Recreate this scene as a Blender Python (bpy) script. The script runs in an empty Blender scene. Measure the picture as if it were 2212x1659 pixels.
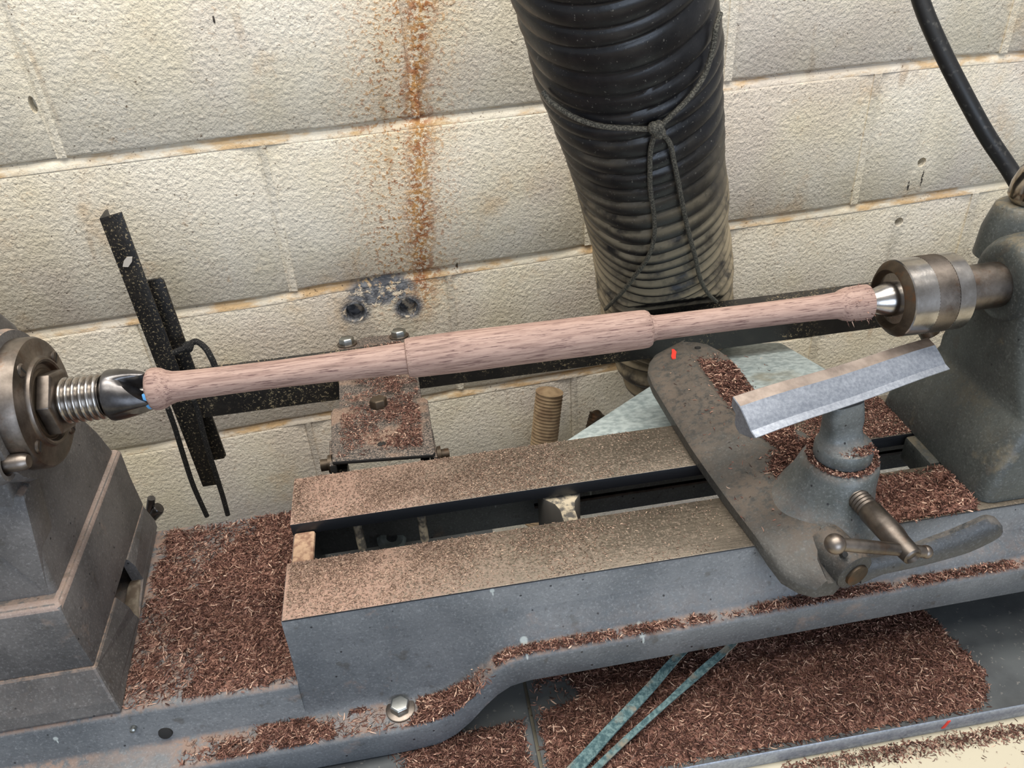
import bpy, bmesh, math, random
import numpy as np
from mathutils import Vector, Matrix, noise as mnoise

# ------------------------------------------------------------------ camera, light, exposure
W, H = 2212, 1659
F, YAW, PITCH, ROLL = 1767.0, 0.121937, 0.596733, -0.064668
CAM = Vector((0.0, -0.472, 0.441))           # metres; lathe axis along X at Y=0, top of the ways Z=0
def cam_axes():
    cy, sy, cp, sp = math.cos(YAW), math.sin(YAW), math.cos(PITCH), math.sin(PITCH)
    f = Vector((sy*cp, cy*cp, -sp)); r = Vector((cy, -sy, 0)); u = r.cross(f)
    return math.cos(ROLL)*r + math.sin(ROLL)*u, -math.sin(ROLL)*r + math.cos(ROLL)*u, f
CR, CU, CF = cam_axes()
S = bpy.context.scene
COL = S.collection
cd = bpy.data.cameras.new('camera'); cam = bpy.data.objects.new('camera', cd); COL.objects.link(cam)
cd.sensor_fit = 'HORIZONTAL'; cd.sensor_width = 36.0; cd.lens = F/W*36.0; cd.clip_start = 0.01
cam.matrix_world = Matrix(((CR.x, CU.x, -CF.x, CAM.x), (CR.y, CU.y, -CF.y, CAM.y), (CR.z, CU.z, -CF.z, CAM.z), (0, 0, 0, 1)))
S.camera = cam
S.view_settings.view_transform = 'Standard'; S.view_settings.look = 'None'
S.view_settings.gamma = 1.0; S.view_settings.use_curve_mapping = False
S.view_settings.exposure = 0.0
wd = bpy.data.worlds.new('world'); S.world = wd; wd.use_nodes = True
wd.node_tree.nodes['Background'].inputs['Color'].default_value = (0.92, 0.95, 1.0, 1)
wd.node_tree.nodes['Background'].inputs['Strength'].default_value = 0.42
def area(name, loc, target, sx, sy, power, color):
    l = bpy.data.lights.new(name, 'AREA'); l.shape = 'RECTANGLE'; l.size = sx; l.size_y = sy
    l.energy = power; l.color = color
    o = bpy.data.objects.new(name, l); COL.objects.link(o); o.location = loc
    o.rotation_euler = (Vector(target) - Vector(loc)).to_track_quat('-Z', 'Y').to_euler()
    return o
area('ceiling_tube_light', (0.1, 0.12, 2.05), (0.1, 0.16, 0), 2.4, 0.5, 50, (1.0, 0.945, 0.86))
area('ceiling_tube_light', (0.1, -0.75, 2.05), (0.1, 0.1, 0), 2.4, 0.5, 24, (1.0, 0.945, 0.86))
area('window_daylight', (0.4, -2.6, 0.55), (0.1, 0, 0.0), 1.8, 1.3, 34, (0.68, 0.81, 1.0))

# ------------------------------------------------------------------ picking measured points
def ray(u, v):
    return CR*((u - W/2)/F) + CU*((H/2 - v)/F) + CF
def at(u, v, ax, val):                       # pixel -> point on the plane x/y/z = val
    d = ray(u, v); return CAM + d*((val - CAM[ax])/d[ax])
def atp(u, v, p0, n):
    d = ray(u, v); return CAM + d*((Vector(p0) - CAM).dot(n)/d.dot(n))
def pxm(p):                                  # metres per pixel at a point
    return (Vector(p) - CAM).dot(CF)/F
WA = 0.064045
WN = Vector((-math.sin(WA), math.cos(WA), 0)); WT = Vector((math.cos(WA), math.sin(WA), 0))
WO = CAM + WN*1.0086; WO.z = 0.0              # wall origin; local x along, y into the wall, z up
def wl(u, v):
    p = atp(u, v, WO, WN); return (p - WO).dot(WT), p.z

# ------------------------------------------------------------------ mesh helpers
def link(name, me, mat=None, parent=None):
    o = bpy.data.objects.new(name, me); COL.objects.link(o)
    if mat is not None and not me.materials: me.materials.append(mat)
    if parent is not None: o.parent = parent
    return o
def finish(me, ang=38):
    for p in me.polygons: p.use_smooth = True
    me.set_sharp_from_angle(angle=math.radians(ang))
def from_bm(name, bm, mat, parent=None, bevel=0, seg=2, ang=38, bmat=None, bz=0):
    bmesh.ops.remove_doubles(bm, verts=bm.verts, dist=1e-6)
    bmesh.ops.recalc_face_normals(bm, faces=bm.faces)
    if bevel:
        if bmat:
            es = [e for e in bm.edges if len(e.link_faces) == 2 and min(v.co.z for v in e.verts) > bz and e.calc_face_angle(0) > math.radians(15)]
            bmesh.ops.bevel(bm, geom=es, offset=.0042, segments=3, profile=0.5, affect='EDGES', clamp_overlap=True, material=1)
        es = [e for e in bm.edges if len(e.link_faces) == 2 and e.calc_face_angle(0) > math.radians(40 if bmat else 28)]
        bmesh.ops.bevel(bm, geom=es, offset=bevel, segments=seg, profile=0.5, affect='EDGES', clamp_overlap=True)
    me = bpy.data.meshes.new(name); bm.to_mesh(me); bm.free(); finish(me, ang)
    if bmat: me.materials.append(mat); me.materials.append(bmat)
    return link(name, me, mat, parent)
def thing(name, label, cat, loc=(0, 0, 0), group=None):
    o = bpy.data.objects.new(name, None); COL.objects.link(o); o.location = loc
    o.empty_display_size = 0.02
    return tag(o, label, cat, group)
def tag(o, label, cat=None, group=None, kind=None):
    if label: o['label'] = label
    if cat: o['category'] = cat
    if group: o['group'] = group
    if kind: o['kind'] = kind
    return o
def shift(bm, parent):                       # meshes are written in world metres; parents sit at their base
    if parent is not None:
        l = parent_world(parent)
        for v in bm.verts: v.co -= l
def parent_world(p):
    l = Vector(p.location)
    while p.parent: p = p.parent; l += Vector(p.location)
    return l
def add(name, bm, mat, parent=None, **k):
    shift(bm, parent); return from_bm(name, bm, mat, parent, **k)
def box(bm, x0, x1, y0, y1, z0, z1):
    vs = [bm.verts.new((x, y, z)) for x in (x0, x1) for y in (y0, y1) for z in (z0, z1)]
    for f in ((0, 1, 3, 2), (4, 6, 7, 5), (0, 4, 5, 1), (2, 3, 7, 6), (0, 2, 6, 4), (1, 5, 7, 3)):
        bm.faces.new([vs[i] for i in f])
def loft(bm, rings, cap=True, close=True):
    vr = [[bm.verts.new(p) for p in r] for r in rings]
    n = len(vr[0])
    for a, b in zip(vr, vr[1:]):
        for i in range(n if close else n-1):
            j = (i+1) % n
            bm.faces.new((a[i], a[j], b[j], b[i]))
    if cap:
        bm.faces.new(vr[0][::-1]); bm.faces.new(vr[-1])
    return vr
def frame_from(d):
    d = Vector(d).normalized()
    a = Vector((0, 0, 1)) if abs(d.z) < .9 else Vector((0, 1, 0))
    x = a.cross(d).normalized(); return x, d.cross(x), d
def revolve(bm, prof, o, d, n=48, cap=True, phase=0.0):
    """prof: list of (distance along d, radius)"""
    x, y, d = frame_from(d); o = Vector(o)
    rings = [[o + d*t + (x*math.cos(2*math.pi*(i+phase)/n) + y*math.sin(2*math.pi*(i+phase)/n))*max(r, 1e-5) for i in range(n)] for t, r in prof]
    loft(bm, rings, cap)
def tube(bm, pts, r, n=10, cap=True, rf=None):
    pts = [Vector(p) for p in pts]
    rings = []; x = None
    for i, p in enumerate(pts):
        d = (pts[min(i+1, len(pts)-1)] - pts[max(i-1, 0)]).normalized()
        if x is None: x = frame_from(d)[0]
        x = (x - d*x.dot(d)).normalized(); y = d.cross(x)
        rr = rf(i/(len(pts)-1)) if rf else r
        rings.append([p + (x*math.cos(2*math.pi*k/n) + y*math.sin(2*math.pi*k/n))*rr for k in range(n)])
    loft(bm, rings, cap)
def spline(pts, n):
    pts = [Vector(p) for p in pts]; P = [pts[0]*2-pts[1]] + pts + [pts[-1]*2-pts[-2]]
    out = []
    for i in range(1, len(P)-2):
        m = n if i < len(P)-3 else n+1
        for k in range(m):
            t = k/n; a, b, c, d = P[i-1:i+3]
            out.append(.5*((2*b) + (c-a)*t + (2*a-5*b+4*c-d)*t*t + (3*b-a-3*c+d)*t**3))
    return out
def prism(bm, poly, h0, h1, axis=2):
    def pt(p, h):
        return {2: (p[0], p[1], h), 1: (p[0], h, p[1]), 0: (h, p[0], p[1])}[axis]
    loft(bm, [[pt(p, h0) for p in poly], [pt(p, h1) for p in poly]])
def carve(o, cutters):
    for c in cutters:
        m = o.modifiers.new('cut', 'BOOLEAN'); m.operation = 'DIFFERENCE'; m.solver = 'EXACT'; m.object = c
    bpy.context.view_layer.update()
    dg = bpy.context.evaluated_depsgraph_get()
    me = bpy.data.meshes.new_from_object(o.evaluated_get(dg)); o.modifiers.clear(); o.data = me
    finish(me, 35)
def interp(x, pts):
    if x <= pts[0][0]: return pts[0][1]
    for (a, b), (c, d) in zip(pts, pts[1:]):
        if x <= c: return b + (d-b)*(x-a)/(c-a)
    return pts[-1][1]

# ------------------------------------------------------------------ material helpers
def lin(c):
    return tuple(((v/255)/12.92 if v/255 <= .04045 else ((v/255+.055)/1.055)**2.4) for v in c) + (1.0,)
class NB:
    def __init__(s, name):
        s.m = bpy.data.materials.new(name); s.m.use_nodes = True; s.t = s.m.node_tree
        s.b = s.t.nodes['Principled BSDF']; s.tc = s.t.nodes.new('ShaderNodeTexCoord'); s.obj = s.tc.outputs['Object']
    def n(s, typ, **kw):
        x = s.t.nodes.new('ShaderNode'+typ)
        for k, v in kw.items(): setattr(x, k, v)
        return x
    def put(s, sock, v):
        if isinstance(v, bpy.types.NodeSocket): s.t.links.new(v, sock)
        elif v is not None: sock.default_value = v
    def mapv(s, scale, vec=None, rot=(0, 0, 0)):
        x = s.n('Mapping'); s.put(x.inputs['Vector'], vec or s.obj); x.inputs['Scale'].default_value = scale; x.inputs['Rotation'].default_value = rot
        return x.outputs[0]
    def noise(s, scale, detail=3, rough=.55, vec=None, dist=0):
        x = s.n('TexNoise'); s.put(x.inputs['Vector'], vec or s.obj)
        x.inputs['Scale'].default_value = scale; x.inputs['Detail'].default_value = detail; x.inputs['Roughness'].default_value = rough
        x.inputs['Distortion'].default_value = dist
        return x.outputs['Fac']
    def voro(s, scale, vec=None, feature='F1', out='Distance'):
        x = s.n('TexVoronoi', feature=feature); s.put(x.inputs['Vector'], vec or s.obj); x.inputs['Scale'].default_value = scale
        return x.outputs[out]
    def ramp(s, f, a, b):                    # smooth 0..1 between a and b
        x = s.n('MapRange', interpolation_type='SMOOTHSTEP'); s.put(x.inputs['Value'], f)
        x.inputs['From Min'].default_value = a; x.inputs['From Max'].default_value = b
        return x.outputs[0]
    def math(s, op, a, b=None):
        x = s.n('Math', operation=op); s.put(x.inputs[0], a); s.put(x.inputs[1], b); return x.outputs[0]
    def mul(s, a, b): return s.math('MULTIPLY', a, b)
    def mix(s, f, a, b):
        x = s.n('Mix', data_type='RGBA'); s.put(x.inputs['Factor'], f)
        s.put(x.inputs[6], lin(a) if isinstance(a, tuple) else a); s.put(x.inputs[7], lin(b) if isinstance(b, tuple) else b)
        return x.outputs[2]
    def cramp(s, f, stops):
        x = s.n('ValToRGB'); s.put(x.inputs[0], f); r = x.color_ramp
        while len(r.elements) < len(stops): r.elements.new(.5)
        for e, (p, c) in zip(r.elements, stops): e.position = p; e.color = lin(c)
        return x.outputs[0]
    def xyz(s, vec=None):
        x = s.n('SeparateXYZ'); s.put(x.inputs[0], vec or s.obj); return x.outputs
    def pos(s): return s.n('NewGeometry').outputs['Position']
    def up(s):
        g = s.n('NewGeometry'); return s.xyz(g.outputs['Normal'])[2]
    def island(s):
        return s.n('NewGeometry').outputs['Random Per Island']
    def bump(s, h, strength, dist, prev=None):
        x = s.n('Bump'); x.inputs['Strength'].default_value = strength; x.inputs['Distance'].default_value = dist
        s.put(x.inputs['Height'], h)
        if prev: s.put(x.inputs['Normal'], prev)
        return x.outputs[0]
    def blob(s, cx, cz, rx, rz, ax=(0, 2), vec=None):   # 1 inside an ellipse, soft edge
        q = s.xyz(vec)
        a = s.math('DIVIDE', s.math('SUBTRACT', q[ax[0]], cx), rx); b = s.math('DIVIDE', s.math('SUBTRACT', q[ax[1]], cz), rz)
        r = s.math('SQRT', s.math('ADD', s.mul(a, a), s.mul(b, b)))
        return s.ramp(r, 1.0, .55)
    def out(s, col=None, rough=.6, metal=0, normal=None, spec=None):
        s.put(s.b.inputs['Base Color'], lin(col) if isinstance(col, tuple) else col)
        s.put(s.b.inputs['Roughness'], rough); s.put(s.b.inputs['Metallic'], metal)
        if normal: s.put(s.b.inputs['Normal'], normal)
        if spec is not None: s.b.inputs['Specular IOR Level'].default_value = spec
        return s.m

def cast_paint(name, base, dark, dust=(150, 122, 104), dustamt=.75, rough=.5, lo=.35, hi=.95, drips=()):
    m = NB(name)
    c = m.mix(m.ramp(m.noise(14, 5, .6), .35, .68), base, dark)
    c = m.mix(m.mul(m.ramp(m.noise(520, 4, .75), .50, .72), .32), c, tuple(min(255, v+62) for v in base))
    c = m.mix(m.mul(m.ramp(m.noise(300, 3, .7), .55, .70), .40), c, tuple(int(v*.55) for v in base))
    c = m.mix(m.mul(m.ramp(m.noise(26, 4, .7), .60, .74), .35), c, dust)
    c = m.mix(m.ramp(m.voro(75), .085, .05), c, (38, 39, 42))
    c = m.mix(m.mul(m.ramp(m.noise(55, 2), .66, .72), .5), c, (70, 66, 60))
    d = m.mul(m.ramp(m.up(), lo, hi), m.ramp(m.noise(150, 4, .7), .34, .58))
    d = m.mul(d, m.mul(m.ramp(m.noise(11, 3), .3, .6), dustamt))
    c = m.mix(d, c, dust)
    for dx, dz, dr in drips:
        P = m.pos(); k = m.math('MAXIMUM', m.blob(dx, dz, dr, dr*1.1, vec=P), m.blob(dx+dr*.15, dz-dr*1.5, dr*.3, dr*1.1, vec=P))
        c = m.mix(m.mul(k, .75), c, (176, 184, 182))
    nb = m.bump(m.noise(420, 3), .25, .001, m.bump(m.noise(60, 3), .25, .003))
    return m.out(c, m.math('ADD', m.mul(d, .3), rough), 0.0, nb, .45)
M = {}
M['bed'] = cast_paint('grey machine paint', (104, 107, 110), (82, 86, 90), dustamt=.8, drips=[(at(u, v, 1, -.0825).x, at(u, v, 1, -.0825).z, r*.0003) for u, v, r in ((1066, 1292, 7), (1128, 1366, 12), (1374, 1332, 12), (122, 1590, 7))])
M['head'] = cast_paint('worn grey headstock paint', (100, 97, 95), (74, 72, 71), (158, 134, 117), .75, .5)
M['tail'] = cast_paint('dark grey tailstock paint', (74, 78, 76), (54, 57, 56), (132, 118, 92), .55, .42, .25, .8)
M['banjo'] = cast_paint('dusty grey casting paint', (70, 69, 66), (50, 49, 47), (100, 88, 77), .75, .5)
M['lever'] = cast_paint('dark lever paint', (66, 68, 70), (48, 50, 52), (100, 94, 88), .6, .38)
M['socket'] = cast_paint('worn blue grey socket paint', (106, 111, 112), (70, 75, 74), (132, 112, 98), .5, .4)

M['edge'] = cast_paint('rubbed dusty casting edge', (156, 138, 128), (118, 108, 102), dustamt=.3)

def steel(name, c1, c2, rough=.28, streak=None, rust=0.0, metal=1.0, sc=40):
    m = NB(name)
    v = m.mapv(streak, m.obj) if streak else m.obj
    c = m.mix(m.ramp(m.noise(sc, 5, .65, v), .3, .7), c1, c2)
    if rust: c = m.mix(m.mul(m.ramp(m.noise(60, 5, .7), .52, .68), rust), c, (96, 66, 42))
    r = m.math('ADD', m.mul(m.noise(90, 4), .22), rough - .1)
    return m.out(c, r, metal, m.bump(m.noise(300, 2), .08, .0006))
M['steel'] = steel('turned bright steel', (188, 184, 180), (142, 136, 130), .24)
M['steel_dark'] = steel('dark ground steel', (120, 118, 118), (74, 72, 72), .32)
M['steel_brown'] = steel('dulled brownish steel', (140, 131, 123), (92, 85, 79), .40, rust=.4)
M['steel_rust'] = steel('grimy rusty steel', (92, 80, 66), (56, 48, 40), .5, rust=.8, metal=.7)
M['rest'] = steel('cast steel with worn blue grey finish', (158, 164, 174), (130, 136, 147), .40, metal=.65, sc=420)
M['rest_top'] = steel('rubbed bare steel', (176, 162, 152), (128, 116, 108), .36, metal=.85)
M['bolt'] = steel('zinc bolt', (190, 192, 188), (140, 142, 138), .32)
M['chrome'] = steel('worn chrome', (205, 196, 184), (150, 138, 122), .14, rust=.2)
m = NB('bare iron way dusted with fine sawdust')
q = m.xyz()
st = m.noise(30, 5, .7, m.mapv((2.5, 60, 1)))
c = m.mix(m.ramp(st, .3, .7), (128, 118, 104), (84, 77, 68))
dn = m.math('ADD', m.ramp(q[0], .30, -.16), m.mul(m.noise(22, 3), .7))
fl = m.ramp(m.math('ADD', m.noise(620, 3, .7), m.mul(m.math('SUBTRACT', dn, .78), .26)), .42, .66)
fl = m.mul(fl, m.ramp(m.up(), .5, .9))
c = m.mix(m.mul(fl, .85), c, m.mix(m.ramp(q[0], .06, -.09), (134, 118, 104), (168, 136, 120)))
c = m.mix(m.ramp(m.up(), .6, .3), c, (56, 58, 62))
M['way'] = m.out(c, m.math('ADD', .34, m.mul(fl, .4)), m.math('SUBTRACT', .55, m.mul(fl, .55)), m.bump(m.noise(500, 2), .2, .0006))
m = NB('black paint dusted with beige specks')
sp = m.mul(m.ramp(m.noise(360, 4, .75), .56, .65), m.ramp(m.math('ADD', m.noise(16, 3), m.mul(m.ramp(m.xyz(m.pos())[0], .02, -.10), .14)), .44, .66))
c = m.mix(sp, m.mix(m.ramp(m.noise(40, 4), .4, .7), (26, 25, 25), (42, 39, 36)), (172, 156, 124))
M['black'] = m.out(c, .42, 0, m.bump(m.noise(300, 3), .25, .001))
m = NB('black bracket paint under brown dust')
sp = m.mul(m.ramp(m.noise(640, 4, .75), .44, .62), m.ramp(m.up(), .3, .9))
c = m.mix(m.mul(sp, .85), (44, 43, 43), (150, 134, 122))
c = m.mix(m.mul(m.ramp(m.noise(30, 3), .5, .65), m.mul(m.ramp(m.up(), .3, .9), .5)), c, (158, 128, 108))
M['bracket'] = m.out(c, .6, 0, m.bump(m.noise(400, 3), .3, .001))
m = NB('pinkish brown turned hardwood')
v = m.mapv((3.0, 60, 60))
g = m.noise(9, 5, .65, v, .3)
pores = m.ramp(m.noise(26, 3, .7, m.mapv((2.4, 48, 48))), .545, .64)
c = m.cramp(g, [(.26, (104, 84, 77)), (.42, (148, 122, 112)), (.60, (172, 146, 134)), (.78, (131, 106, 98))])
c = m.mix(m.mul(pores, .85), c, (88, 62, 61))
M['wood'] = m.out(c, .62, 0, m.bump(pores, -.25, .0006), .3)
M['pale_blue'] = NB('pale blue patch').out((96, 170, 226), .6)
m = NB('black hose rubber with settled dust')
q = m.xyz(m.pos())
dz = m.ramp(m.math('ADD', q[2], m.mul(m.noise(14, 4), .20)), .30, .16)
du = m.mul(m.ramp(m.noise(26, 4, .65), .30, .56), dz)
du = m.mul(du, m.ramp(m.up(), -.5, .15))
c = m.mix(m.mul(du, .85), m.mix(m.ramp(m.noise(60, 3), .4, .7), (22, 22, 25), (36, 35, 36)), (166, 152, 126))
c = m.mix(m.mul(m.ramp(m.noise(420, 2), .66, .72), .35), c, (150, 146, 136))
M['hose'] = m.out(c, m.math('ADD', .38, m.mul(du, .4)), 0, m.bump(m.noise(180, 3), .2, .001), .5)
m = NB('galvanised sheet')
v1 = m.voro(170, out='Color', vec=m.mapv((1, 1, 1)))
c = m.mix(m.ramp(m.noise(130, 3), .3, .7), (196, 208, 208), (150, 164, 166))
c = m.mix(m.ramp(m.noise(9, 4), .55, .75), c, (140, 130, 104))
M['galv'] = m.out(c, m.math('ADD', .34, m.mul(m.noise(190, 2), .3)), .25, m.bump(m.noise(260, 2), .15, .0008))
m = NB('wood shavings')
c = m.cramp(m.island(), [(0, (54, 38, 34)), (.35, (98, 68, 60)), (.72, (136, 100, 88)), (.9, (176, 140, 122)), (1, (220, 190, 168))])
M['shav'] = m.out(c, .85, 0, None, .15)
m = NB('fine pale sawdust flakes')
c = m.cramp(m.island(), [(0, (104, 86, 74)), (.6, (144, 120, 105)), (1, (200, 174, 152))])
M['flake'] = m.out(c, .85, 0, None, .15)
m = NB('cord fibre'); c = m.mix(m.ramp(m.noise(700, 2), .4, .65), (60, 58, 52), (112, 108, 96))
M['cord'] = m.out(c, .9, 0, m.bump(m.noise(900, 1), .5, .001))
m = NB('black cord fibre'); c = m.mix(m.ramp(m.noise(900, 2), .6, .7), (20, 19, 19), (110, 106, 98))
M['blackcord'] = m.out(c, .9, 0, m.bump(m.noise(900, 1), .5, .001))
m = NB('black cable sheath'); c = m.mix(m.mul(m.ramp(m.noise(160, 3), .55, .7), .4), (22, 22, 23), (92, 90, 86))
M['cable'] = m.out(c, .45, 0, m.bump(m.noise(200, 2), .1, .001))
m = NB('teal webbing'); c = m.mix(m.ramp(m.noise(300, 4, .7), .38, .66), (56, 82, 86), (106, 130, 130))
c = m.mix(m.ramp(m.noise(60, 3), .55, .7), c, (128, 122, 108))
M['strap'] = m.out(c, .9, 0, m.bump(m.noise(800, 2), .5, .001))
m = NB('dark sheet steel'); c = m.mix(m.ramp(m.noise(20, 4), .35, .7), (86, 90, 92), (64, 67, 70))
c = m.mix(m.mul(m.ramp(m.noise(260, 2), .64, .7), .4), c, (150, 146, 140))
M['tray'] = m.out(c, .5, .2, m.bump(m.noise(300, 2), .1, .0006))
m = NB('cream bench paint'); c = m.mix(m.ramp(m.noise(120, 4, .7), .60, .70), (196, 188, 166), (112, 88, 76))
M['bench'] = m.out(c, .6)
m = NB('corrugated pipe plastic with brown dust'); c = m.mix(m.ramp(m.noise(60, 4), .35, .7), (170, 146, 114), (134, 110, 84))
M['pipe'] = m.out(c, .8)
M['dark'] = NB('dark hollow').out((30, 29, 28), .8)
M['navy'] = NB('navy cloth').out((34, 38, 62), .8)
M['red'] = NB('red paint mark').out((214, 58, 46), .5)
m = NB('sandy dust'); M['sand'] = m.out(m.mix(m.ramp(m.noise(200, 3), .4, .65), (196, 164, 136), (150, 116, 96)), .9)
m = NB('grey web paint with dust'); M['web'] = m.out(m.mix(m.mul(m.ramp(m.noise(160, 3), .4, .6), m.ramp(m.up(), .3, .9)), (104, 100, 94), (206, 192, 166)), .8)
m = NB('broken edge clay'); M['clay'] = m.out(m.mix(m.ramp(m.noise(90, 3), .4, .65), (120, 110, 96), (84, 72, 60)), .85)

# painted block wall ------------------------------------------------
def wall_mat(name, mortar):
    m = NB(name); q = m.xyz()
    big = m.noise(5, 4, .6)
    c = m.mix(m.ramp(big, .35, .68), (238, 230, 213), (227, 216, 190))
    c = m.mix(m.mul(m.ramp(m.noise(3.2, 3, .6), .48, .66), .5), c, (214, 200, 192))
    c = m.mix(m.mul(m.ramp(m.noise(9, 5, .7), .54, .74), .5), c, (212, 178, 134))
    c = m.mix(m.mul(m.ramp(m.noise(120, 5, .75), .55, .68), m.mul(m.ramp(m.noise(14, 3), .45, .65), .4)), c, (186, 142, 92))
    if mortar: c = m.mix(m.mul(m.ramp(m.noise(30, 4, .7, m.mapv((.35, 1, 1))), .44, .62), .8), c, (208, 168, 112))
    # grime specks in the pits
    pit = m.noise(230, 5, .7, m.mapv((1, 1, 1.35)))
    c = m.mix(m.mul(m.ramp(pit, .43, .33), m.mul(m.ramp(m.noise(26, 3), .40, .62), .9)), c, (96, 74, 50))
    c = m.mix(m.ramp(m.voro(60), .055, .03), c, (70, 48, 36))
    for u, v, rx, rz in ((1992, 385, .0022, .016), (1962, 402, .0022, .010), (988, 575, .0022, .0065), (462, 42, .0016, .006)):
        a, b = wl(u, v); c = m.mix(m.mul(m.blob(a, b, rx, rz), m.ramp(m.noise(220, 2), .35, .5)), c, (62, 56, 52))
    # vertical drips
    dr = m.mul(m.ramp(m.noise(30, 3, .5, m.mapv((1, 1, .07))), .64, .74), m.ramp(m.noise(12, 3), .45, .65))
    c = m.mix(m.mul(dr, .5), c, (160, 124, 80))
    # rust run
    sx = m.math('SUBTRACT', q[0], m.math('ADD', m.math('ADD', .080, m.mul(q[2], .10)), m.mul(m.math('SUBTRACT', m.noise(9, 2), .5), .05)))
    core = m.ramp(m.math('ABSOLUTE', sx), .030, .002)
    wide = m.ramp(m.math('ABSOLUTE', m.math('ADD', sx, .018)), .11, .008)
    hz = m.ramp(q[2], -.16, -.05)
    rn = m.noise(150, 4, .75); rn2 = m.noise(170, 4, .7)
    k = m.math('MAXIMUM', m.mul(m.ramp(rn, .42, .54), m.mul(core, .95)), m.mul(m.ramp(rn2, .53, .59), m.mul(wide, .85)))
    k = m.mul(k, hz)
    c = m.mix(m.mul(wide, m.mul(hz, .25)), c, (222, 184, 128))
    c = m.mix(k, c, m.mix(m.ramp(m.noise(60, 2), .4, .6), (158, 96, 48), (188, 136, 74)))
    # chipped grey patch above the two anchor holes
    cx, cz = wl(822, 628)
    chip = m.mul(m.blob(cx, cz, .062, .030), m.ramp(m.noise(70, 4, .7), .42, .50))
    for u, v, rr in ((768, 674, .026), (882, 664, .026)):
        a, b = wl(u, v); chip = m.math('MAXIMUM', chip, m.mul(m.blob(a, b, rr, rr*.9), m.ramp(m.noise(80, 3), .36, .46)))
    c = m.mix(chip, c, m.mix(m.ramp(m.noise(130, 3), .4, .6), (130, 132, 136), (90, 92, 97)))
    vv = m.n('VectorMath', operation='ADD'); nz = m.n('TexNoise'); m.put(nz.inputs['Vector'], m.obj); nz.inputs['Scale'].default_value = 260
    sc_ = m.n('VectorMath', operation='SCALE'); m.put(sc_.inputs[0], nz.outputs['Color']); sc_.inputs['Scale'].default_value = .006
    m.put(vv.inputs[0], m.obj); m.put(vv.inputs[1], sc_.outputs[0])
    h = m.math('ADD', m.mul(m.ramp(m.voro(165, vec=vv.outputs[0]), .75, .1), .55), m.mul(m.ramp(m.noise(170, 5, .65), .30, .66), 1.0))
    h = m.math('ADD', h, m.mul(m.noise(60, 3, .6), .6))
    h = m.math('SUBTRACT', h, m.mul(chip, 1.0))
    nb = m.bump(h, .6 if not mortar else .3, .0026)
    return m.out(c, .62, 0, nb, .35)
M['block'] = wall_mat('cream painted block', False)
M['mortar'] = wall_mat('cream painted mortar', True)

# ------------------------------------------------------------------ room shell
rnd = random.Random(7)
wall = bpy.data.objects.new('wall_back', None); COL.objects.link(wall); wall.location = WO; wall.rotation_euler = (0, 0, WA); wall['kind'] = 'structure'
L1 = [wl(*p) for p in [(0, 360), (350, 316), (500, 297), (700, 278), (949, 247), (1181, 220), (1550, 178), (1765, 152), (2024, 125), (2212, 112)]]
L2 = [wl(*p) for p in [(84, 713), (296, 681), (380, 669), (600, 638), (700, 616), (919, 584), (1200, 542), (1566, 480), (1863, 439), (1981, 420), (2167, 392)]]
L3 = [wl(*p) for p in [(260, 970), (401, 947), (469, 933), (600, 909), (728, 888)]]
LINES = [lambda s: .965, lambda s: .762, lambda s: .559, lambda s: .356, lambda s: interp(s, L1), lambda s: interp(s, L2), lambda s: interp(s, L3), lambda s: -.457, lambda s: -.66, lambda s: -.863, lambda s: -.95]
S0, S1 = -1.15, 1.75
BAND = .0125
joints = {3: wl(62, 150)[0], 4: wl(600, 480)[0], 5: wl(973, 640)[0], 6: wl(1240, 860)[0]}
hole_px = [(768, 675, .0125), (882, 664, .0125), (1991, 351, .006), (1943, 480, .0065), (70, 228, .0035)]
cutters = []
for (u, v, r) in hole_px:
    s, z = wl(u, v); bm = bmesh.new()
    revolve(bm, [(-.01, r*1.25), (.0, r*1.15), (.006, r), (.018, r*.9)], (s, 0, z), (0, 1, 0), 14)
    for vv in bm.verts:
        k = 1 + .22*mnoise.noise(vv.co*120); vv.co.x = s + (vv.co.x - s)*k; vv.co.z = z + (vv.co.z - z)*k*(2.6 if u == 70 else 1)
    c = from_bm('cutter', bm, None, wall); cutters.append((s, z, c))
for k in range(10):
    ph = joints.get(k, joints[3] + (.203 if k % 2 else 0) + .004)
    j = ph - math.ceil((ph - S0)/.4064)*.4064
    while j < S1:
        a, b = max(j + .004, S0), min(j + .4064 - .004, S1); j += .4064
        if b - a < .02: continue
        bm = bmesh.new(); rings = []
        dd = rnd.uniform(-.0012, .0012)
        for i in range(13):
            t = i/12; s = a + (b - a)*t; e = .0025*(1 if i in (0, 12) else 0)
            zt = LINES[k](s) - BAND + .0006*mnoise.noise(Vector((s*40, k, 0))); zb = LINES[k+1](s) + .0008*mnoise.noise(Vector((s*45, k, 9)))
            rings.append([(s, .03, zb), (s, .004, zb), (s, dd+.0012+e, zb+.0012), (s, dd+e, zb+.004), (s, dd+e, zt-.004), (s, dd+.0012+e, zt-.001), (s, .004, zt), (s, .03, zt)])
        loft(bm, rings)
        o = from_bm('block', bm, M['block'], wall, ang=60)
        cs = [c for (s, z, c) in cutters if a < s < b and LINES[k+1](s) < z < LINES[k](s)]
        if cs: carve(o, cs)
for (s, z, c) in cutters:
    bpy.data.objects.remove(c)
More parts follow.
